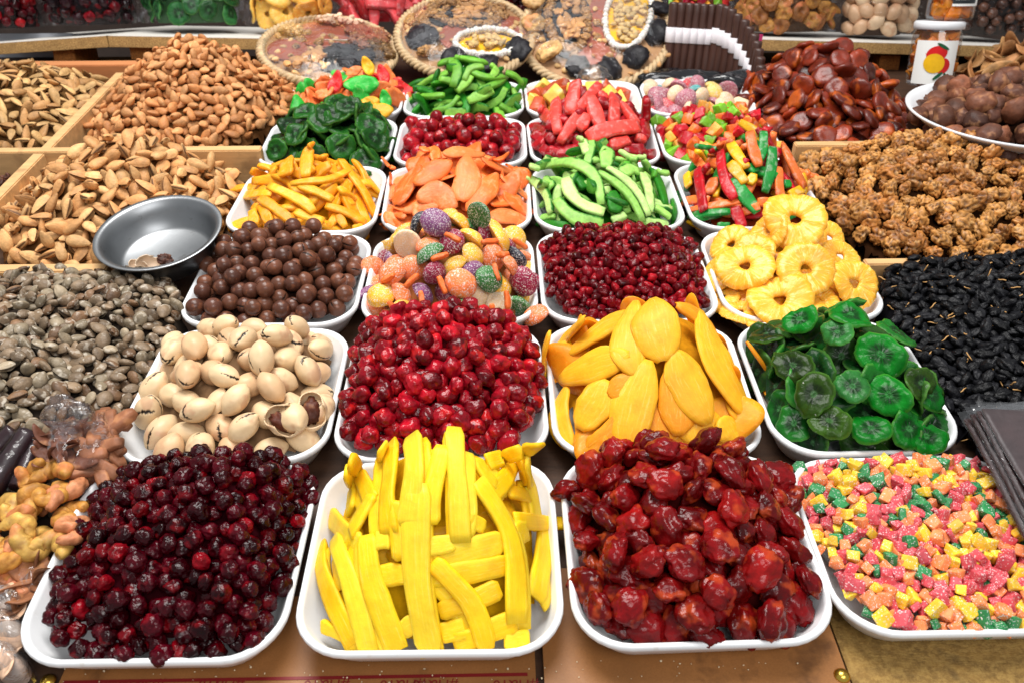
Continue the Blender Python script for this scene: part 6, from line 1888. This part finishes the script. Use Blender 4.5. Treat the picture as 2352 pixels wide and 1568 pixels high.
fig_ring(110, 1205, 0.045, 66, 9, 1, 'upper ring of golden dried figs beside the cranberry tray')
fig_ring(10, 1225, 0.040, 64, 9, 2, 'ring of golden dried figs cut by the edge, beside the other ring')
fig_ring(-5, 1310, 0.030, 46, 6, 3, 'lowest golden dried figs above the film wrapped lumps', squash=0.8)
fig_ring(105, 1118, 0.050, 44, 6, 4, 'topmost golden dried figs below the brown twisted bag', squash=0.6)


def sweet_bag(label, poly, w, th, tkey, col, n, seed, film='film', r=0.012, fillmat='dry_brown', fillcol=(0.1, 0.05, 0.03), psc=1.0):
    """A flat film bag lying on the board: outline in picture units at height w."""
    rng = np.random.default_rng(seed)
    P = np.array([at_w(x, y, w) for x, y in poly])
    c = P.mean(0)
    root = bpy.data.objects.new('sweet_bag', None)
    COL.objects.link(root)
    root.matrix_world = D4 @ Matrix.Translation(Vector(c))
    root['label'], root['category'], root['group'] = label, 'bag', 'film bags lying on the board'
    m_ = 28
    O = spline(np.vstack([P, P[:1]]), m_ + 1)[:-1] - c
    for nm, k0, mat, hgt, cr in (('filling', 0.86, fillmat, th * 0.75, 0.0015), ('film', 1.04, film, th * 1.25, 0.004)):
        V, Fq = [], []
        rows = 9
        for j in range(rows):
            a = j / (rows - 1)
            k = k0 * math.cos(a * math.pi / 2) ** 0.7 if j < rows - 1 else 0.0
            z = hgt * math.sin(a * math.pi / 2) ** 0.8 - 0.3 * hgt
            for q_ in O:
                d = cr * (n3((q_[0] * 60 * k, q_[1] * 60 * k, seed), seed) + 0.7 * n3((q_[0] * 150 * k, q_[1] * 150 * k, seed + 2), seed))
                V.append((q_[0] * k, q_[1] * k, z + d))
        for j in range(rows - 1):
            for i in range(m_):
                Fq.append((j * m_ + i, j * m_ + (i + 1) % m_, (j + 1) * m_ + (i + 1) % m_, (j + 1) * m_ + i))
        put(nm, mesh(nm, V, Fq, mat), parent=root, color=fillcol)
    k = 0
    while k < n:
        a, s = rng.integers(m_), math.sqrt(rng.uniform(0, 0.72))
        q_ = O[a] * s
        z = th * 0.62 * math.sqrt(max(0, 1 - s * s)) - 0.1 * th
        tp = TPL[tkey]
        put('dried_piece', tp[rng.integers(len(tp))][0], mat4(basis(nrm((rng.normal() * 0.3, rng.normal() * 0.3, 1)), rng=rng), (q_[0], q_[1], z), psc * rng.uniform(0.8, 1.1)), parent=root, color=col)
        k += 1
    return root


template('brown_stick', strip, 4, 'dry_brown', L=0.05, w=0.014, th=0.010, bend=0.1, side=0.1, taper=0.4)
tb = sweet_bag('twisted clear bag of brown dried pieces above the figs', [(112, 1075), (122, 1020), (150, 985), (195, 990), (212, 1030), (190, 1080), (150, 1100)], 0.05, 0.03, 'flat_slice', S(112, 66, 48), 12, 11, fillcol=S(64, 36, 28), psc=0.7)
p = at_w(160, 962, 0.075)
c_ = Vector((D4.inverted() @ tb.matrix_world).translation)
crumple('twist', None, None, Vector(p) - c_, 0.018, 0.012, 0.024, 'film_milky', 12, parent=tb)
sweet_bag('clear bag of tan dried sticks against the pecan tray', [(165, 1120), (190, 1060), (235, 985), (262, 958), (280, 1010), (275, 1060), (230, 1110)], 0.042, 0.03, 'brown_stick', S(150, 96, 66), 14, 13, fillcol=S(100, 60, 42))
sweet_bag('clear bag of flat brown pieces below the figs', [(40, 1330), (75, 1300), (125, 1300), (120, 1345), (90, 1390), (50, 1385)], 0.02, 0.022, 'flat_slice', S(150, 96, 62), 10, 14, fillcol=S(96, 60, 40), psc=0.8)
for i, (x, y, rx, ry) in enumerate(((28, 1395, 0.022, 0.018), (32, 1458, 0.021, 0.017), (30, 1530, 0.022, 0.019))):
    sweet_bag(['film wrapped whitish lump, uppermost in the corner', 'film wrapped whitish lump with a yellow speck, middle one', 'film wrapped pale lump lowest in the corner'][i], [(x - 45, y), (x - 30, y - 32), (x + 10, y - 36), (x + 42, y - 8), (x + 36, y + 26), (x, y + 38), (x - 35, y + 28)], 0.018, 0.026, 'flat_slice', S(214, 176, 146), 2, 20 + i, film='film_milky', fillcol=S(190, 172, 156), psc=0.6)


def rod(label, a, b_, w0, w1, r, seed):
    p, q_ = at_w(*a, w0), at_w(*b_, w1)
    L = np.linalg.norm(q_ - p)
    prof = [(0.0001, 0)] + [(r * (0.92 + 0.12 * n3((k * 0.9, seed, 0), seed)), L * k / 10) for k in range(11)] + [(0.0001, L)]
    o = put('fruit_rod', lathe('fruit_rod', prof, 'leather', 20), mat4(rot_to(q_ - p), p), label=label, cat='fruit rod', group='dark fruit rods', color=S(44, 24, 28))
    put('film', lathe('film', [(rr * 1.12 + 0.001 if rr > 0.001 else rr, z) for rr, z in prof], 'film', 20), parent=o)


rod('dark purple fruit rod in clear film, nearest the edge', (-25, 1130), (68, 995), 0.045, 0.06, 0.0105, 1)
rod('thinner dark fruit rod in film beside the twisted bag', (38, 1120), (92, 1000), 0.045, 0.055, 0.0075, 2)
rod('dark fruit rod in film behind the other rods', (-40, 1060), (35, 990), 0.042, 0.056, 0.0095, 3)

# ------------------------------------------------------------------ right foreground: sheets of fruit leather in film
LLAB = ['topmost dark brown fruit leather sheet in clear film on the raisins', 'second dark fruit leather sheet from the top of the stack', 'third dark fruit leather sheet from the top of the stack', 'lowest dark fruit leather sheet of the stack on the raisins']
for i in range(4):
    k = 3 - i                                        # build from the lowest up
    w = 0.072 + 0.0065 * i
    A, B, C_ = at_w(2214 + 14 * i, 962 - 8 * i, w), at_w(2372 + 10 * i, 1262 - 26 * i, w - 0.012), at_w(2420 + 14 * i, 928 + 6 * i, w)
    n = 16
    V, V2, Fq = [], [], []
    for a in range(n + 1):
        for b_ in range(n + 1):
            s, t = a / n, b_ / n
            q_ = A + (B - A) * t + (C_ - A) * s - A
            d = 0.0012 * n3((s * 4, t * 6, i * 3.0), i) + 0.002 * math.sin(t * 4 + i)
            V.append(q_ + np.array((0, 0, d)))
            e = A + (B - A) * (t * 1.10 - 0.05) + (C_ - A) * (s * 1.08 - 0.055) - A
            V2.append(e + np.array((0, 0, d + 0.0024 + 0.0016 * n3((s * 7, t * 9, i + 4.0), i))))
    for a in range(n):
        for b_ in range(n):
            m_ = a * (n + 1) + b_
            Fq.append((m_, m_ + 1, m_ + n + 2, m_ + n + 1))
    o = put('fruit_leather', mesh('fruit_leather', V, Fq, 'leather'), Matrix.Translation(Vector(A)), label=LLAB[k], cat='fruit leather', group='fruit leather sheets on the raisins', color=S(62, 46, 46))
    md = o.modifiers.new('thickness', 'SOLIDIFY')
    md.thickness = 0.0028
    put('film', mesh('film', V2, Fq, 'film_shiny'), parent=o)
# ------------------------------------------------------------------ what the camera sees: keep the loose pieces that show, fold the hidden rest into each heap's mass
NX, NY = 512, 341
fx = F * NX / 2352.0
pix, zz, own = [], [], []
for k, p in enumerate(PIECES):
    V, T, A = p['lo']
    M = np.array(p['M'])
    W = V @ M[:3, :3].T + M[:3, 3]
    Q = [W, W[T].mean(1), (W[T[:, 0]] + W[T[:, 1]]) / 2, (W[T[:, 1]] + W[T[:, 2]]) / 2]
    if len(T) * 25 < 9000:
        Q += [0.6 * W[T[:, 0]] + 0.2 * W[T[:, 1]] + 0.2 * W[T[:, 2]], 0.2 * W[T[:, 0]] + 0.6 * W[T[:, 1]] + 0.2 * W[T[:, 2]], 0.2 * W[T[:, 0]] + 0.2 * W[T[:, 1]] + 0.6 * W[T[:, 2]]]
    W = np.vstack(Q) - CAM
    z = W @ fw
    x = np.floor(NX / 2 + fx * (W @ rt) / z).astype(int)
    y = np.floor(NY / 2 - fx * (W @ up) / z).astype(int)
    ok = (x >= 0) & (x < NX) & (y >= 0) & (y < NY) & (z > 0)
    pix.append((y * NX + x)[ok])
    zz.append(z[ok])
    own.append(np.full(int(ok.sum()), k))
pix, zz, own = np.concatenate(pix), np.concatenate(zz), np.concatenate(own)
order = np.argsort(-zz, kind='stable')
top = np.full(NX * NY, -1)
top[pix[order]] = own[order]                     # nearest piece wins each cell
cnt = np.bincount(top[top >= 0], minlength=len(PIECES))
by_kind = {}
for k_, p in enumerate(PIECES):
    p['hits'] = int(cnt[k_])
    by_kind.setdefault(p['name'], []).append(p)
KEPT = {}
for kname, L in by_kind.items():
    L.sort(key=lambda p: -p['hits'])
    for i, p in enumerate(L):
        keep = p['hits'] >= 3 and i < 300
        if keep:
            KEPT.setdefault(kname, []).append(p)
            continue
        m = MASSES.get(p['hk'])
        V, T, A = p['lo']
        if m is not None:
            M = np.array(p['M'])
            W = V @ M[:3, :3].T + M[:3, 3]
            m['V'].append(W)
            m['T'].append(T + m['n'])
            m['n'] += len(V)
            m['C'].append(np.tile((*p['color'], 1), (len(V), 1)))
            m['R'].append(np.full(len(V), random.Random(i * 31 + len(kname)).random()))
            m['X']['dark'].append(A.get('dark', np.zeros(len(V))))
            m['X']['pc'].append(A.get('pc', np.tile((0.7, 0, 0), (len(V), 1))))
        bpy.data.objects.remove(p['o'])
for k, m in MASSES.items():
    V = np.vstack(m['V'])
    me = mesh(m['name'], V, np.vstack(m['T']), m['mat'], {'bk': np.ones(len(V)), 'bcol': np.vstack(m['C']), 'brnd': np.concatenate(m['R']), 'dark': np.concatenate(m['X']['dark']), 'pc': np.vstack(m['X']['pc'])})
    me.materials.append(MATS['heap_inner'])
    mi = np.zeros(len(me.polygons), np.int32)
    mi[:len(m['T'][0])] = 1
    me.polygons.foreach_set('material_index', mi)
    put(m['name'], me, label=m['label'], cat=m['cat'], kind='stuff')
sv = [(0.0, 0, 0), (0.003, 0.0006, 0.0008), (0.0062, 0.0004, 0.0022), (0.0085, 0.0012, 0.0030)]
V, T, A = ribbon_mesh(np.array(sv), np.tile((0, 0, 1.0), (4, 1)), np.full(4, 0.00055), 0.0011, 3, nc=6)
stem = mesh('stem', V, T, 'stem')
rs_ = np.random.default_rng(4)
for p in KEPT.get('black_raisin', []):
    if rs_.uniform() < 0.42:
        put('stem', stem, Matrix.Translation((0.0095, 0, 0.001)) @ Matrix.Rotation(rs_.uniform(0, 6.28), 4, 'X') @ Matrix.Rotation(rs_.uniform(-0.6, 0.2), 4, 'Y'), parent=p['o'])
print('pieces', len(PIECES), 'kept', {k: len(v) for k, v in KEPT.items()})
